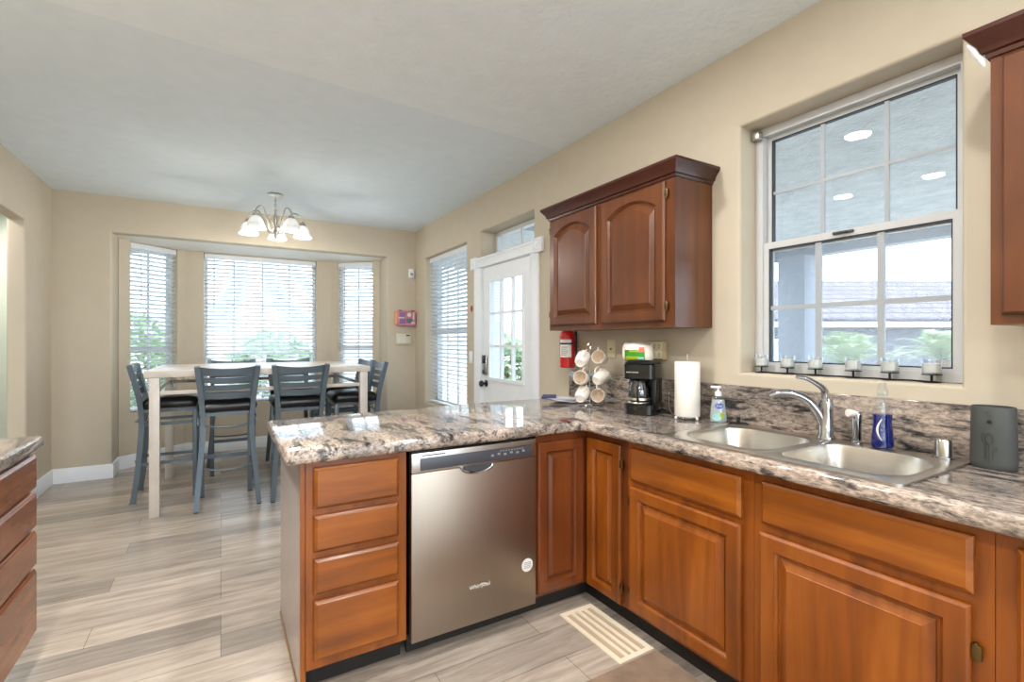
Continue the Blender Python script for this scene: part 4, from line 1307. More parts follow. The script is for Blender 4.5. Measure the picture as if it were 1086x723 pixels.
# papers and a navy booklet at the end of the splashback
root = thing('paper_stack', 'loose white papers lying by the left end of the splashback', 'papers', (1.93, 2.52, 0.9146))
def sheet(x0, x1, y0, y1, z, rot, curl, name):
    bm = B(); nx = 8; R_ = Matrix.Rotation(rot, 3, 'Z'); g = []
    for i in range(nx + 1):
        t = i / nx
        x = x0 + (x1 - x0) * t
        zz = z + curl * (1 - t) ** 2
        g.append([bm.verts.new(R_ @ Vector((x, y, zz + o_))) for y, o_ in ((y0, 0), (y1, 0), (y1, 0.0012), (y0, 0.0012))])
    for a_, c_ in zip(g, g[1:]):
        for j in range(4): bm.faces.new((a_[j], a_[(j + 1) % 4], c_[(j + 1) % 4], c_[j]))
    bm.faces.new(g[0][::-1]); bm.faces.new(g[-1])
    obj(name, bm, 'paper', root)
sheet(-0.10, 0.09, -0.10, 0.10, 0.001, 0.3, 0.004, 'sheet')
sheet(-0.13, 0.08, -0.11, 0.09, 0.0062, -0.2, 0.010, 'sheet')
sheet(-0.09, 0.10, -0.06, 0.12, 0.0125, 0.6, 0.006, 'sheet')
b = B(); box(b, -0.07, 0.07, -0.045, 0.045, 0, 0.014, bev=0.003); b.transform(Matrix.Rotation(0.9, 4, 'Z') @ Matrix.Identity(4)); b.transform(Matrix.Translation((1.84, 2.615, 0.9300)))
tag(obj('booklet', b, 'navy'), 'dark navy booklet lying on the loose papers', 'booklet')

# ------------------------------------------------------------------ upper cabinets
def crown_prof(): return [(0.0, 0.0), (0.006, 0.0), (0.008, 0.012), (0.016, 0.016), (0.022, 0.034), (0.040, 0.058), (0.046, 0.066), (0.046, 0.078), (0.0, 0.078)]
def crown(bm, pts, z, prof=None, seg=None):
    prof = prof or crown_prof()
    P = [Vector((x, y, 0)) for x, y in pts]; R_ = []
    for i, p in enumerate(P):
        ds = []
        if i > 0: ds.append((P[i] - P[i - 1]).normalized())
        if i < len(P) - 1: ds.append((P[i + 1] - P[i]).normalized())
        ns = [Vector((d.y, -d.x, 0)) for d in ds]
        n = ns[0] if len(ns) == 1 else (ns[0] + ns[1]) / (1 + ns[0].dot(ns[1]))
        R_.append([bm.verts.new(p + n * a + Vector((0, 0, z + q))) for a, q in prof])
    if seg is not None:
        for r_ in R_[:seg] + R_[seg + 2:]: bmesh.ops.delete(bm, geom=r_, context='VERTS')
        R_ = R_[seg:seg + 2]
    for a, c in zip(R_, R_[1:]):
        for j in range(len(prof)): bm.faces.new((a[j], a[(j + 1) % len(prof)], c[(j + 1) % len(prof)], c[j]))
    bm.faces.new(R_[0]); bm.faces.new(R_[-1][::-1])
UX = 1.845
root = thing('wall_cabinet', 'cherry wall cabinet with two arched doors and crown above the coffee maker', 'cabinet', (1.98, 2.1, 1.367))
UY0, UY1, UZ0, UZ1 = 1.588, 2.612, 1.367, 2.092
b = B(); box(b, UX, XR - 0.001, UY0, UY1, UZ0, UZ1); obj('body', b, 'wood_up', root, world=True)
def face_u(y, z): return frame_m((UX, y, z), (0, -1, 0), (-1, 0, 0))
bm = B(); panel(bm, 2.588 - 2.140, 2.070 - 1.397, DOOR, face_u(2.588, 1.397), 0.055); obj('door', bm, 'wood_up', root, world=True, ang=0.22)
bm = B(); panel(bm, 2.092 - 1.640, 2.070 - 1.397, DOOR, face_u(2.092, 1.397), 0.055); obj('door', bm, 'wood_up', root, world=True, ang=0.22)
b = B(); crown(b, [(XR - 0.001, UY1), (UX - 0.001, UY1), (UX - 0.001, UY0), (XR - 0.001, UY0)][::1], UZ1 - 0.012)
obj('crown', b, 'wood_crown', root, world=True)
for z in (2.01, 1.47):
    hinge_part((UX - 0.010, 1.634, z), root, (-1, 0, 0)); hinge_part((UX - 0.010, 2.594, z), root, (-1, 0, 0))

root = thing('wall_cabinet', 'cherry wall cabinet right of the kitchen window cut off by the frame', 'cabinet', (1.98, 0.2, 1.345))
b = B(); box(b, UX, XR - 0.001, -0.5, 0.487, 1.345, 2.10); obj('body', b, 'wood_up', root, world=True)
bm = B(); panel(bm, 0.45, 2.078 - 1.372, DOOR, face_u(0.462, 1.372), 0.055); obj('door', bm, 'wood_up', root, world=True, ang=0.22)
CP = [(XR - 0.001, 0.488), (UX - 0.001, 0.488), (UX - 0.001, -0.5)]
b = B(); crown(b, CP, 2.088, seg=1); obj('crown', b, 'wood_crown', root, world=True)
b = B(); crown(b, CP, 2.088, seg=0); obj('crown_return', b, 'wood_crown', root, world=True)
b = B()
pth = smooth_path([(UX - 0.030, 0.488 + 0.040, 2.138), (UX - 0.014, 0.488 + 0.030, 2.118), (UX - 0.002, 0.488 + 0.020, 2.096), (UX + 0.006, 0.488 + 0.011, 2.070)], 6)
n = len(pth)
sweep(b, pth, [(0.008 * math.cos(2 * PI * i / 12) * (1 + .25 * math.sin(3 * i)), 0.0065 * math.sin(2 * PI * i / 12)) for i in range(12)], scales=[0.15 + 0.95 * math.sin(PI * i / (n - 1)) ** 0.6 for i in range(n)])
tag(obj('crumpled_cloth', b, 'cloth'), 'crumpled white cloth tucked under the crown of the right wall cabinet', 'cloth')

# ------------------------------------------------------------------ wall fittings
EX, EY, EZ = 2.045, 2.685, 1.118
root = thing('fire_extinguisher', 'red fire extinguisher hung on the wall beside the mug tree', 'fire extinguisher', (EX, EY, EZ))
b = B(); lathe(b, [(0.0, 0.004), (0.046, 0.0), (0.053, 0.006), (0.053, 0.215), (0.048, 0.238), (0.030, 0.256), (0.016, 0.262), (0, 0.262)], (0, 0, 0), 32, False); obj('cylinder', b, 'red', root)
def wrap(z0, z1, a0, a1, R_, mat, name):
    bm = B(); g = []
    for k in range(17):
        a = a0 + (a1 - a0) * k / 16
        g.append([bm.verts.new((R_ * math.cos(a), R_ * math.sin(a), z)) for z in (z0, z1)])
    for p, q in zip(g, g[1:]): bm.faces.new((p[0], q[0], q[1], p[1]))
    return obj(name, bm, mat, root)
ac = math.atan2(-2.685, -2.045) - 0.25
wrap(0.072, 0.192, ac - 0.95, ac + 0.75, 0.0534, 'label', 'label_sheet')
wrap(0.158, 0.170, ac - 1.2, ac + 1.4, 0.0540, 'black', 'strap')
for k in range(5): wrap(0.085 + 0.013 * k, 0.091 + 0.013 * k, ac - 0.7, ac + 0.1 + 0.1 * (k % 3), 0.0538, 'labelgrey', 'label_print')
b = B(); cyl(b, (0, 0, 0.26), (0, 0, 0.295), 0.014); box(b, -0.012, 0.012, -0.05, 0.02, 0.295, 0.305, bev=0.003); box(b, -0.012, 0.012, -0.06, 0.02, 0.315, 0.322, bev=0.003); obj('valve', b, 'black', root)
b = B(); box(b, 0.050, XR - EX - 0.001, -0.02, 0.02, 0.06, 0.25, bev=0.003); obj('bracket', b, 'panelgrey', root)

def plate(name, label, cat, y, z, w, h, mat, group=None):
    root = thing(name, label, cat, (XR, y, z - h / 2), 0, group)
    bm = B(); box(bm, XR - 0.006, XR - 0.0003, y - w / 2, y + w / 2, z - h / 2, z + h / 2, bev=0.003); obj('plate', bm, mat, root, world=True)
    return root
r_ = plate('wall_plate', 'ivory blank cable plate on the wall between extinguisher and coffee maker', 'wall plate', 2.32, 1.25, 0.072, 0.116, 'ivory')
b = B(); cyl(b, (XR - 0.006, 2.32, 1.25), (XR - 0.012, 2.32, 1.25), 0.0055, None, 12); obj('jack', b, 'slot', r_, world=True)
root = thing('outlet_adapter', 'almond six-socket outlet adapter on the wall above the coffee maker', 'outlet', (XR, 1.93, 1.20))
b = B(); box(b, XR - 0.040, XR - 0.0003, 1.868, 1.99, 1.195, 1.302, bev=0.008, seg=3); obj('housing', b, 'almond', root, world=True)
b = B(); box(b, XR - 0.043, XR - 0.040, 1.875, 1.983, 1.202, 1.295, bev=0.001); fp = obj('face', b, 'ivory', root, world=True)
for i in range(3):
    for j in range(2):
        yy = 1.895 + 0.034 * i; zz = 1.225 + 0.046 * j
        b = B(); box(b, XR - 0.0437, XR - 0.0429, yy - 0.007, yy - 0.0045, zz, zz + 0.011); box(b, XR - 0.0437, XR - 0.0429, yy + 0.0045, yy + 0.007, zz, zz + 0.011)
        cyl(b, (XR - 0.0429, yy, zz - 0.007), (XR - 0.0437, yy, zz - 0.007), 0.003, None, 10); obj('socket', b, 'slot', fp, world=True)
r_ = plate('light_switch', 'white light switch left of the glazed door', 'light switch', 4.335, 1.14, 0.075, 0.118, 'white')
b = B(); box(b, XR - 0.011, XR - 0.006, 4.318, 4.352, 1.107, 1.173, bev=0.002); obj('rocker', b, 'trim', r_, world=True)
r_ = plate('panic_button', 'small red alarm button on the wall left of the glazed door', 'button', 4.315, 1.618, 0.035, 0.055, 'red')
b = B(); cyl(b, (XR - 0.006, 4.315, 1.618), (XR - 0.011, 4.315, 1.618), 0.009); obj('button', b, 'slot', r_, world=True)

# back wall: sensor, pink box, keypad
root = thing('motion_sensor', 'small white motion sensor high in the corner of the dining nook', 'sensor', (2.055, YB, 2.09))
b = B(); box(b, 2.02, 2.085, YB - 0.045, YB - 0.0003, 2.09, 2.205, bev=0.008, seg=3); obj('case', b, 'white', root, world=True)
b = B(); box(b, 2.035, 2.07, YB - 0.049, YB - 0.044, 2.12, 2.15, bev=0.002); obj('lens', b, 'labelgrey', root, world=True)
root = thing('mail_holder', 'pink and purple printed box mounted on the wall above the keypad', 'box', (1.98, YB, 1.49))
b = B(); box(b, 1.865, 2.095, YB - 0.07, YB - 0.0003, 1.492, 1.672, bev=0.006); obj('box', b, 'pink', root, world=True)
b = B()
for (x0, x1, z0, z1) in ((1.885, 1.96, 1.60, 1.655), (1.885, 1.965, 1.515, 1.575)): box(b, x0, x1, YB - 0.0735, YB - 0.069, z0, z1)
obj('purple_print', b, 'purple', root, world=True)
b = B()
lathe(b, [(0.026, 0), (0.026, 0.003), (0.012, 0.003), (0.010, 0.0005), (0, 0.0005)], (2.01, YB - 0.0702, 1.625), 20, False, align((0, -1, 0)))
box(b, 2.06, 2.075, YB - 0.0735, YB - 0.069, 1.57, 1.655); box(b, 1.875, 1.945, YB - 0.0735, YB - 0.069, 1.582, 1.592)
box(b, 2.035, 2.085, YB - 0.0735, YB - 0.069, 1.515, 1.535)
obj('white_print', b, 'label', root, world=True)
b = B(); box(b, 1.975, 2.05, YB - 0.0732, YB - 0.069, 1.52, 1.58); obj('blue_print', b, 'stool', root, world=True)
b = B(); box(b, 1.845, 1.8645, YB - 0.055, YB - 0.0003, 1.50, 1.665, bev=0.003); obj('orange_edge', b, 'orange', root, world=True)
b = B()
for x in (1.90, 2.06): box(b, x - 0.02, x + 0.02, YB - 0.072, YB - 0.04, 1.670, 1.682, bev=0.003)
obj('clips', b, 'panelgrey', root, world=True)
root = thing('alarm_keypad', 'beige alarm keypad on the wall below the pink box', 'keypad', (1.955, YB, 1.255))
b = B(); box(b, 1.858, 2.050, YB - 0.03, YB - 0.0003, 1.258, 1.392, bev=0.010, seg=3); obj('case', b, 'keypad', root, world=True)
b = B(); box(b, 1.985, 2.035, YB - 0.0315, YB - 0.029, 1.362, 1.378); obj('display', b, 'panelgrey', root, world=True)
b = B()
for i in range(4):
    for j in range(3): box(b, 1.885 + 0.027 * i, 1.905 + 0.027 * i, YB - 0.032, YB - 0.0295, 1.285 + 0.024 * j, 1.300 + 0.024 * j, bev=0.0008)
obj('keys', b, 'label', root, world=True)

# outlet low on the left angled bay wall
p0, d_, n_, L_ = wl
oc = p0 + d_ * 0.30
root = thing('wall_outlet', 'white wall outlet low under the left bay window', 'outlet', (oc.x, oc.y, 0.30))
sp = seg_pos(wl)
b = B(); bar(b, 0.265, 0.335, 0.30, 0.415, -0.006, -0.0003, sp); pl = obj('plate', b, 'white', root, world=True)
b = B()
for z in (0.325, 0.37): bar(b, 0.285, 0.315, z, z + 0.024, -0.0075, -0.006, sp)
obj('sockets', b, 'label', root, world=True)

# ------------------------------------------------------------------ left run of drawers
LXF, LY1 = -0.657, 2.668
root = thing('drawer_cabinet', 'brown wood bank of drawers at the left edge of the picture', 'cabinet', (-0.98, 2.2, 0))
b = B(); box(b, XL + 0.001, LXF, 1.55, LY1, 0.10, 0.861); obj('body', b, 'wood_left', root, world=True)
b = B(); box(b, XL + 0.001, LXF - 0.075, 1.55, LY1 - 0.004, 0, 0.0995); obj('toe_kick', b, 'toe', root, world=True)
for zt, zb in ((0.845, 0.708), (0.695, 0.553), (0.54, 0.40), (0.387, 0.135)):
    bm = B(); panel(bm, 0.78, zt - zb, DRAW, frame_m((LXF, LY1 - 0.002 - 0.78, zb), (0, 1, 0), (1, 0, 0))); obj('drawer', bm, 'wood_left', root, world=True, ang=0.22)
b = grid_slab([XL + 0.0005, -0.622], [1.5, 2.712], lambda u, v: True, lambda u, v, w: (u, v, 0.862 + w), 0.052,
              (lambda m, ax: (abs(m.x + 0.622) < 1e-4) or (abs(m.y - 2.712) < 1e-4 and ax != 2), 0.017, 5))
tag(obj('countertop', b, 'granite', None, ang=0.9), 'granite countertop over the drawers at the left edge', 'countertop')

# ------------------------------------------------------------------ floor vent and mat
root = thing('floor_vent', 'cream slotted floor register in front of the corner cabinet', 'floor vent', (1.47, 1.665, 0))
VX0, VX1, VY0, VY1 = 1.378, 1.568, 1.462, 1.872
b = B()
rect_frame(b, VX0, VX1, VY0, VY1, 0.022, lambda u, v, w: (u, v, w), 0.001, 0.006)
for k in range(1, 4):
    x = VX0 + 0.022 + (VX1 - VX0 - 0.044) * k / 4
    box(b, x - 0.008, x + 0.008, VY0 + 0.02, VY1 - 0.02, 0.0012, 0.0058)
obj('grille', b, 'vent', root, world=True)
b = B(); box(b, VX0 + 0.01, VX1 - 0.01, VY0 + 0.01, VY1 - 0.01, 0.0003, 0.001); obj('duct', b, 'ventdark', root, world=True)
b = B(); box(b, 0.75, 1.565, 0.2, 1.448, 0.0003, 0.009, bev=0.003)
tag(obj('floor_mat', b, 'mat'), 'brown textured mat on the floor in front of the sink cabinets', 'mat')

# ------------------------------------------------------------------ bar table
root = thing('bar_table', 'whitewashed bar height dining table in front of the bay window', 'table', (0.33, 5.06, 0))
tx0, tx1, ty0, ty1, tz = -0.483, 1.155, 4.43, 5.705, 1.076
b = B(); box(b, tx0, tx1, ty0, ty1, tz - 0.048, tz, bev=0.004); obj('tabletop', b, 'table', root, world=True)
LG = 0.032
lx0, lx1, ly0, ly1 = tx0 + 0.062, tx1 - 0.055, ty0 + 0.035, ty1 - 0.035
for x in (lx0, lx1):
    for y in (ly0, ly1):
        b = B(); box(b, x - LG, x + LG, y - LG, y + LG, 0.0, tz - 0.0485, bev=0.003); lg = obj('leg', b, 'table', root, world=True)
for y in (ly0, ly1):
    b = B(); box(b, lx0 + LG, lx1 - LG, y - 0.012, y + 0.012, 0.898, 0.928, bev=0.003); obj('stretcher', b, 'table', root, world=True)
for x in (lx0, lx1):
    b = B(); box(b, x - 0.012, x + 0.012, ly0 + LG, ly1 - LG, 0.905, 0.930, bev=0.003); obj('stretcher', b, 'table', root, world=True)

# ------------------------------------------------------------------ bar stools (sitter looks along local +y)
def make_stool(label):
    root = thing('bar_stool', label, 'bar stool', (0, 0, 0), 0, 'bar stools around the table')
    path = lambda s: smooth_path([(s * 0.212, -0.232, 0.0), (s * 0.196, -0.205, 0.22), (s * 0.172, -0.185, 0.50), (s * 0.166, -0.18, 0.66), (s * 0.176, -0.195, 0.83), (s * 0.196, -0.235, 1.02), (s * 0.205, -0.255, 1.105)], 7)
    for s in (-1, 1):
        bm = B(); sweep(bm, path(s), rectp(0.018, 0.019), up=(0, 1, 0)); rl = obj('leg', bm, 'stool', root, ang=0.5)
        bm = B(); box(bm, s * 0.212 - 0.013, s * 0.212 + 0.013, -0.254, -0.210, 0.0, 0.008); obj('foot_cap', bm, 'black', rl)
    for s in (-1, 1):
        bm = B(); box(bm, s * 0.176 - 0.017, s * 0.176 + 0.017, 0.168, 0.202, 0.0, 0.735, bev=0.003); fl = obj('leg', bm, 'stool', root)
        bm = B(); box(bm, s * 0.176 - 0.018, s * 0.176 + 0.018, 0.167, 0.203, 0.0, 0.008); obj('foot_cap', bm, 'black', fl)
    # back panel: four curved slats joined at their ends
    us = [-1, -0.88] + [-0.88 + 1.76 * k / 10 for k in range(1, 10)] + [0.88, 1]
    vs = [0.0, 0.050, 0.068, 0.108, 0.126, 0.166, 0.184, 0.248]
    def keep(u, v):
        if abs(u) > 0.88: return True
        return not (0.050 < v < 0.068 or 0.108 < v < 0.126 or 0.166 < v < 0.184)
    def pos(u, v, w):
        z = 0.855 + v
        hw = 0.164 + 0.030 * (v / 0.25)
        y = -0.205 - 0.048 * (v / 0.25) - 0.035 * (1 - u * u) + w
        zz = z - 0.018 * (1 - u * u) * (1 if v > 0.2 else 0.3) 
        return (u * hw, y, zz)
    bm = grid_slab(us, vs, keep, pos, 0.012); obj('backrest', bm, 'stool', root, ang=0.5)
    # padded seat
    bm = B()
    L = []
    for ins, z in ((0.012, 0.742), (0.0, 0.752), (-0.006, 0.778), (0.002, 0.803), (0.020, 0.822), (0.06, 0.834), (0.12, 0.838)):
        L.append([(x, y, z + (0.006 * (x / 0.2) ** 2)) for x, y in rrect(-0.205 + ins, 0.205 - ins, -0.175 + ins, 0.215 - ins, [max(0.01, 0.06 - ins * 0.3)] * 4)])
    R_ = loops(bm, L, cap=True); bm.faces.new(R_[0][::-1]); obj('seat', bm, 'vinylseat', root, ang=0.9)
    bm = B()
    rect_frame(bm, -0.178, 0.178, -0.165, 0.20, 0.022, lambda u, v, w: (u, v, w), 0.715, 0.7405); obj('seat_frame', bm, 'stool', root)
    for z in (0.62, 0.30):
        for s in (-1, 1):
            xr = 0.168 if z > 0.5 else 0.192
            bm = B(); sweep(bm, [(s * xr, -0.19 if z > .5 else -0.205, z), (s * 0.176, 0.17, z)], rectp(0.007, 0.012)); obj('stretcher', bm, 'stool', root)
    for z in (0.64, 0.31):
        hw = 0.166 if z > 0.5 else 0.188
        bm = B(); tube(bm, smooth_path([(-hw, -0.19, z + .01), (-hw * 0.5, -0.225, z - 0.004), (0, -0.235, z - 0.008), (hw * 0.5, -0.225, z - 0.004), (hw, -0.19, z + .01)], 6), 0.0075, 8); obj('back_rail', bm, 'stool', root)
    bm = B(); sweep(bm, [(-0.176, 0.185, 0.33), (0.176, 0.185, 0.33)], rectp(0.007, 0.016)); obj('footrest', bm, 'stool', root)
    for s in (-1, 1):
        bm = B(); tube(bm, smooth_path([(s * 0.178, -0.12, 0.722), (s * 0.196, -0.13, 0.70), (s * 0.198, -0.14, 0.655), (s * 0.178, -0.16, 0.635)], 5), 0.006, 8); obj('seat_brace', bm, 'chrome', root)
    return root
st = make_stool('slate bar stool with its back to us near the left front table leg')
st.location = (0.045, 4.632, 0); st.rotation_euler = (0, 0, 0.02)
dup(st, (0.572, 4.61, 0), 0.0, 'slate bar stool with its back to us behind the peninsula corner')
dup(st, (-0.372, 5.11, 0), -PI / 2, 'slate bar stool at the left end of the table facing right')
dup(st, (0.104, 5.70, 0), PI, 'slate bar stool across the table facing us on the left')
dup(st, (0.645, 5.70, 0), PI, 'slate bar stool across the table facing us on the right')
dup(st, (1.075, 4.735, 0), PI / 2, 'slate bar stool at the right end of the table nearer the peninsula')
dup(st, (1.085, 5.27, 0), PI / 2 + 0.05, 'slate bar stool at the right end of the table nearer the bay window')

# ------------------------------------------------------------------ chandelier
CH = (0.442, 5.09, 0)
root = thing('chandelier', 'brushed nickel chandelier with five frosted bell shades above the table', 'chandelier', (CH[0], CH[1], HC))
def L_(x, y, z): return (x, y, z - HC)
b = B(); lathe(b, [(0.0, -0.001), (0.066, -0.001), (0.068, -0.010), (0.05, -0.018), (0.02, -0.024), (0.0, -0.026)], (0, 0, 0), 30, False); obj('canopy', b, 'nickel', root)
b = B(); 
for k in range(5):
    zc = -0.036 - 0.022 * k
    ax = (1, 0) if k % 2 else (0, 1)
    tube(b, [(0.007 * math.cos(2 * PI * i / 14) * ax[0], 0.007 * math.cos(2 * PI * i / 14) * ax[1], zc + 0.016 * math.sin(2 * PI * i / 14)) for i in range(14)], 0.0024, 6, closed=True)
obj('chain', b, 'nickel', root)
b = B(); lathe(b, [(0.006, -0.14), (0.012, -0.15), (0.008, -0.17), (0.014, -0.20), (0.022, -0.22), (0.016, -0.25), (0.012, -0.33), (0.020, -0.36), (0.026, -0.38), (0.014, -0.40), (0.008, -0.42), (0.0, -0.43)], (0, 0, 0), 20, True); obj('column', b, 'nickel', root)
tocam = math.atan2(-CH[1], -CH[0])
for k in range(5):
    a = tocam + math.radians(-40 + 72 * k) 
    ca, sa = math.cos(a), math.sin(a)
    R_ = 0.245
    b = B()
    pth = smooth_path([(ca * 0.018, sa * 0.018, -0.37), (ca * 0.07, sa * 0.07, -0.345), (ca * 0.11, sa * 0.11, -0.25), (ca * 0.15, sa * 0.15, -0.165), (ca * 0.20, sa * 0.20, -0.16), (ca * R_, sa * R_, -0.205), (ca * R_, sa * R_, -0.245)], 6)
    tube(b, pth, 0.006, 8)
    tube(b, smooth_path([(ca * 0.02, sa * 0.02, -0.30), (ca * 0.05, sa * 0.05, -0.26), (ca * 0.055, sa * 0.055, -0.22), (ca * 0.035, sa * 0.035, -0.21)], 5), 0.004, 6)
    ar = obj('arm', b, 'nickel', root)
    b = B(); lathe(b, [(0.018, -0.235), (0.026, -0.245), (0.026, -0.262), (0.0, -0.262)], (ca * R_, sa * R_, 0), 18, True); obj('shade_holder', b, 'nickel', ar)
    b = B(); lathe(b, [(0.022, -0.262), (0.036, -0.268), (0.054, -0.292), (0.068, -0.328), (0.076, -0.355), (0.086, -0.374), (0.083, -0.375), (0.073, -0.357), (0.065, -0.330), (0.051, -0.295), (0.034, -0.272), (0.020, -0.266)], (ca * R_, sa * R_, 0), 28, False); sh = obj('lamp_shade', b, 'shade', ar)
    b = B(); tube(b, [(ca * R_ + 0.0715 * math.cos(2 * PI * i / 28), sa * R_ + 0.0715 * math.sin(2 * PI * i / 28), -0.338) for i in range(28)], 0.0022, 6, closed=True); obj('shade_trim', b, 'nickel', sh)
    b = B(); lathe(b, [(0.0, -0.392), (0.018, -0.386), (0.026, -0.365), (0.022, -0.340), (0.014, -0.32), (0.012, -0.29), (0, -0.288)], (ca * R_, sa * R_, 0), 18, False); obj('bulb', b, 'bulb', sh)
    ld = bpy.data.lights.new('chandelier_bulb_light', 'POINT'); ld.energy = 7.0; ld.color = (1, 0.95, 0.88); ld.shadow_soft_size = 0.035
    lo = bpy.data.objects.new('chandelier_bulb_light', ld); COL.objects.link(lo); lo.location = (CH[0] + ca * R_, CH[1] + sa * R_, HC - 0.415)

# ------------------------------------------------------------------ recessed ceiling lights (all above or behind the camera's view)
can0 = None
cans = [(0.90, 1.63), (-0.53, 1.70), (-0.51, 2.38), (0.90, 0.25), (-0.53, 0.25), (0.90, -1.2), (-0.53, -1.2), (-2.4, -1.2), (-2.8, 3.4), (-2.2, 0.4), (-1.95, 5.0), (-1.95, 6.75)]  # the far hall pair at the end is added to brighten the opening
labs = ['recessed ceiling light nearest the wall cabinet', 'recessed ceiling light over the left drawers', 'recessed ceiling light just left of the ceiling crease', 'recessed ceiling light above the sink cabinets',
        'recessed ceiling light over the middle of the kitchen', 'recessed ceiling light behind the camera on the sink side', 'recessed ceiling light behind the camera on the drawer side', 'recessed ceiling light in the far left of the room behind',
        'recessed ceiling light in the hall', 'recessed ceiling light left of the kitchen', 'recessed light added to brighten the hall beyond the left opening', 'recessed light added to brighten the closed end of the hall']
for (x, y), lab in zip(cans, labs):
    z = cz(x, y)
    if can0 is None:
        can0 = thing('recessed_light', lab, 'ceiling light', (x, y, z - 0.0005), 0, 'recessed ceiling lights')
        b = B(); lathe(b, [(0.095, 0.0), (0.095, -0.004), (0.078, -0.008), (0.074, -0.001)], (0, 0, 0), 28, False); obj('trim_ring', b, 'white', can0)
        b = B(); lathe(b, [(0.0, -0.003), (0.074, -0.003), (0.074, -0.001), (0, -0.001)], (0, 0, 0), 28, False); obj('lens', b, 'can', can0)
    else: dup(can0, (x, y, z - 0.0005), 0, lab)
    ld = bpy.data.lights.new('recessed_light_lamp', 'AREA'); ld.shape = 'DISK'; ld.size = 0.14; ld.energy = CAN_POWER; ld.color = CAN_COLOR
    lo = bpy.data.objects.new('recessed_light_lamp', ld); COL.objects.link(lo); lo.location = (x, y, z - 0.014)

# ------------------------------------------------------------------ outdoors
b = B(); box(b, -40, 60, -40, 60, -0.5, -0.14); structure('ground', b, 'ground')
root = thing('patio_cover', 'grey stucco patio cover seen through the kitchen window', 'patio cover', (4.6, 1.0, 2.45))
b = B(); box(b, XR + TW + 0.002, 6.9, -3.0, 4.25, 2.62, 2.75); obj('soffit', b, 'stucco', root, world=True)
b = B(); box(b, 6.75, 6.95, -3.0, 4.25, 2.44, 2.90); box(b, XR + TW + .002, 6.95, 4.05, 4.25, 2.44, 2.90); obj('beam', b, 'pillar', root, world=True)
root = thing('patio_pillar', 'square grey stucco pillar holding the patio cover', 'pillar', (6.75, 3.72, -0.14))
b = B(); box(b, 6.58, 6.94, 3.54, 3.90, -0.14, 2.44, bev=0.01); obj('shaft', b, 'pillar', root, world=True)
b = B(); box(b, 6.55, 6.97, 3.51, 3.93, -0.139, 0.05, bev=0.01); obj('plinth', b, 'pillar', root, world=True)

# neighbouring house, square to the view
root = thing('neighbour_house', 'grey neighbouring house with a pale tiled roof beyond the patio', 'house', tuple(VF * 23 + VR * 12 + Vector((0, 0, -0.14))), -math.radians(30.8))
def hp(bm, pts, t=0.15):
    f = bm.faces.new([bm.verts.new(VR * a + VF * d + Vector((0, 0, z))) for a, d, z in pts])
    r = bmesh.ops.extrude_face_region(bm, geom=[f])
    n = f.normal.copy(); f.normal_update(); n = f.normal
    for v in r['geom']:
        if isinstance(v, bmesh.types.BMVert): v.co -= n * t
def hbox(bm, a0, a1, d0, d1, z0, z1):
    vs = [bm.verts.new(VR * a + VF * d + Vector((0, 0, z))) for z in (z0, z1) for a, d in ((a0, d0), (a1, d0), (a1, d1), (a0, d1))]
    for q in ((0, 3, 2, 1), (4, 5, 6, 7), (0, 1, 5, 4), (1, 2, 6, 5), (2, 3, 7, 6), (3, 0, 4, 7)): bm.faces.new([vs[i] for i in q])
b = B(); hbox(b, 4, 30, 22.6, 30, -0.14, 2.3); obj('wall', b, 'housewall', root, world=True)
b = B(); hp(b, [(3.5, 22.0, 2.17), (30.5, 22.0, 2.17), (30.5, 26.3, 4.40), (3.5, 26.3, 4.40)]); hp(b, [(3.5, 26.3, 4.40), (30.5, 26.3, 4.40), (30.5, 30.6, 2.17), (3.5, 30.6, 2.17)]); obj('roof', b, 'roof', root, world=True)
b = B(); hbox(b, 3.5, 30.5, 21.95, 22.0, 1.92, 2.17); obj('fascia', b, 'fascia', root, world=True)
b = B(); hbox(b, 11.6, 12.6, 22.52, 22.6, 0.3, 1.4); obj('window', b, 'trim', root, world=True)

def palm(label, a, d, zc, R_, n=22, seed=1):
    rnd = random.Random(seed)
    base = VR * a + VF * d
    root = thing('sago_palm', label, 'palm', (base.x, base.y, -0.14))
    bm = B(); pts = [(base.x, base.y, -0.14), (base.x + .02, base.y, (zc - 0.14) / 2), (base.x, base.y, zc)]
    tube(bm, smooth_path(pts, 4), 0.11, 10); obj('trunk', bm, 'trunk', root, world=True)
    bm = B()
    for i in range(n):
        az = 2 * PI * i / n + rnd.uniform(-.15, .15); el = rnd.uniform(0.45, 1.45); ln = R_ * rnd.uniform(0.8, 1.1)
        h = Vector((math.cos(az), math.sin(az), 0)); side = Vector((-math.sin(az), math.cos(az), 0))
        spine = []
        for k in range(13):
            t = k / 12
            spine.append(Vector((base.x, base.y, zc)) + h * (ln * math.cos(el) * t) + Vector((0, 0, ln * math.sin(el) * t - 0.55 * ln * t * t)))
        tube(bm, spine, 0.008, 4, scales=[1 - 0.8 * k / 12 for k in range(13)])
        for k in range(1, 13):
            w = 0.19 * R_ * math.sin(PI * (0.1 + 0.85 * k / 12))
            for s in (-1, 1):
                for q in (0.0, 0.5):
                    p = spine[k].lerp(spine[k - 1], q)
                    tip = p + side * s * w + h * w * 0.6 + Vector((0, 0, -0.1 * w + 0.15 * w))
                    dv = (spine[k] - spine[k - 1]).normalized() * 0.009
                    bm.faces.new([bm.verts.new(x) for x in (p - dv, p + dv, tip)])
    obj('crown', bm, 'palm', root, world=True, recalc=False)
palm('spiky pale palm outside behind the candles at the middle of the window', 5.75, 8.4, 0.86, 1.25, n=30, seed=2)
palm('bushy pale palm outside at the right of the kitchen window', 7.85, 8.9, 0.95, 1.25, n=34, seed=5)

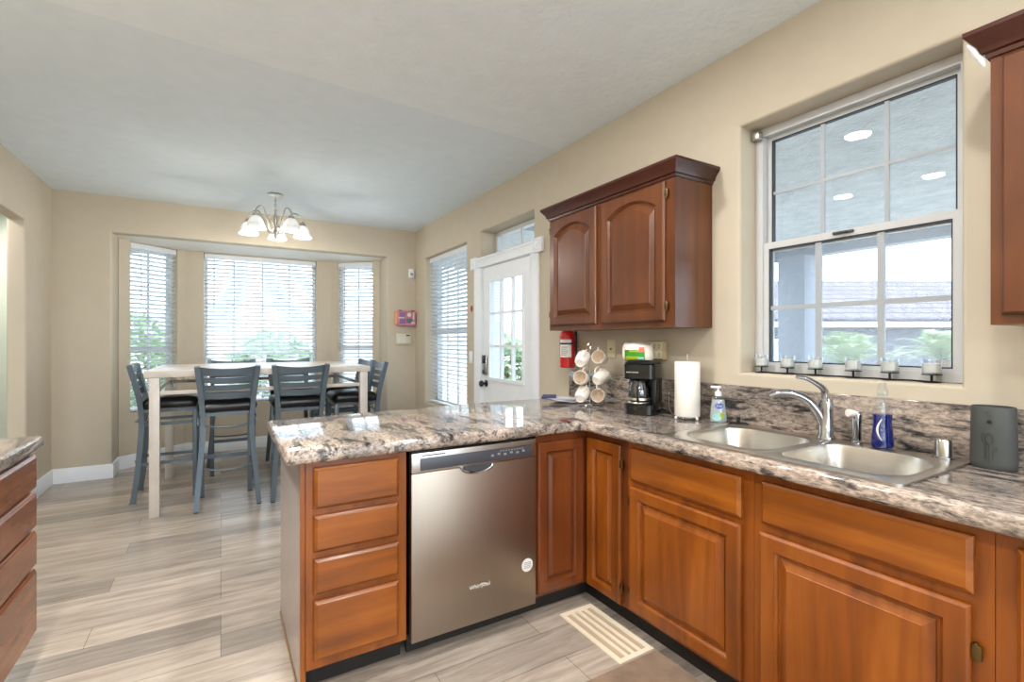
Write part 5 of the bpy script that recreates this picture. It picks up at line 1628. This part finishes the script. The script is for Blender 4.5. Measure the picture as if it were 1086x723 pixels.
def shrub(label, x, y, r, h, seed):
    rnd = random.Random(seed)
    root = thing('garden_shrub', label, 'shrub', (x, y, -0.14))
    bm = B(); tube(bm, [(x, y, -0.14), (x + .02, y, h * 0.3), (x, y, h * 0.6)], 0.05, 8); obj('stem', bm, 'trunk', root, world=True)
    bm = B()
    for i in range(900):
        u = Vector((rnd.gauss(0, 1), rnd.gauss(0, 1), rnd.gauss(0, 1))).normalized() * rnd.uniform(0.6, 1.0)
        c = Vector((x + u.x * r, y + u.y * r, h * 0.52 + u.z * h * 0.5))
        t = Vector((rnd.gauss(0, 1), rnd.gauss(0, 1), rnd.gauss(0, .6))).normalized(); s = t.orthogonal().normalized()
        l = rnd.uniform(0.07, 0.13)
        bm.faces.new([bm.verts.new(p) for p in (c - t * l, c + s * l * .4, c + t * l, c - s * l * .4)])
    obj('foliage', bm, 'leaf', root, world=True, recalc=False)
shrub('green shrub outside behind the left bay window', -1.4, 10.2, 0.8, 1.8, 3)
shrub('green shrub outside behind the middle bay window', 0.9, 11.0, 0.9, 1.5, 4)
shrub('green shrub outside beyond the glazed door', 6.6, 9.0, 0.9, 1.9, 6)
shrub('green shrub outside near the patio beam end', 4.4, 7.6, 0.6, 1.4, 8)
b = B(); box(b, -14, 16, 13.0, 13.2, -0.14, 1.9)
tag(obj('garden_wall', b, 'blockwall'), 'pale block wall at the end of the yard behind the bay', 'garden wall')

root = thing('roof_eave', 'pale boxed roof eave over the glazed door and the side window', 'eave', (2.9, 6.0, 2.50))
b = B(); box(b, XR + TW + 0.002, 3.5, 4.26, 7.4, 2.50, 2.62); obj('soffit', b, 'stucco', root, world=True)
b = B(); box(b, 3.5, 3.56, 4.26, 7.4, 2.44, 2.80); obj('fascia', b, 'fascia', root, world=True)
root = thing('roof_eave', 'pale boxed roof eave outside above the dining bay', 'eave', (0.4, 7.2, 2.50))
b = B(); box(b, -1.15, XR + TW, 6.95, 7.35, 2.42, 2.55); obj('soffit', b, 'stucco', root, world=True)
b = B(); box(b, -1.15, XR + TW, 7.35, 7.41, 2.36, 2.75); obj('fascia', b, 'fascia', root, world=True)

# unseen torchiere lamps added behind the camera to brighten the ceiling
t0 = None
for (x, y), lab in (((1.25, -2.3), 'added unseen uplight floor lamp behind the camera on the window side'), ((-1.0, -2.3), 'added unseen uplight floor lamp behind the camera on the left side')):
    if t0 is None:
        t0 = thing('fill_floor_lamp', lab, 'floor lamp', (x, y, 0), 0, 'added fill uplights')
        b = B(); lathe(b, [(0.0, 0.0), (0.14, 0.0), (0.14, 0.012), (0.02, 0.03), (0.0, 0.03)], (0, 0, 0), 28, False); obj('base', b, 'nickel', t0)
        b = B(); cyl(b, (0, 0, 0.03), (0, 0, 1.72), 0.012); obj('pole', b, 'nickel', t0)
        b = B(); lathe(b, [(0.02, 1.70), (0.10, 1.74), (0.17, 1.80), (0.165, 1.80), (0.09, 1.75), (0.0, 1.73)], (0, 0, 0), 32, False); obj('lamp_shade', b, 'white', t0)
        b = B(); lathe(b, [(0, 1.735), (0.03, 1.745), (0.04, 1.77), (0.03, 1.80), (0, 1.81)], (0, 0, 0), 20, False); obj('bulb', b, 'bulb', t0)
    else: dup(t0, (x, y, 0), 0, lab)
    ld = bpy.data.lights.new('fill_floor_lamp_light', 'POINT'); ld.energy = FILL_TORCH_POWER; ld.color = (0.86, 0.94, 1.0); ld.shadow_soft_size = 0.05
    lo = bpy.data.objects.new('fill_floor_lamp_light', ld); COL.objects.link(lo); lo.location = (x, y, 1.87)
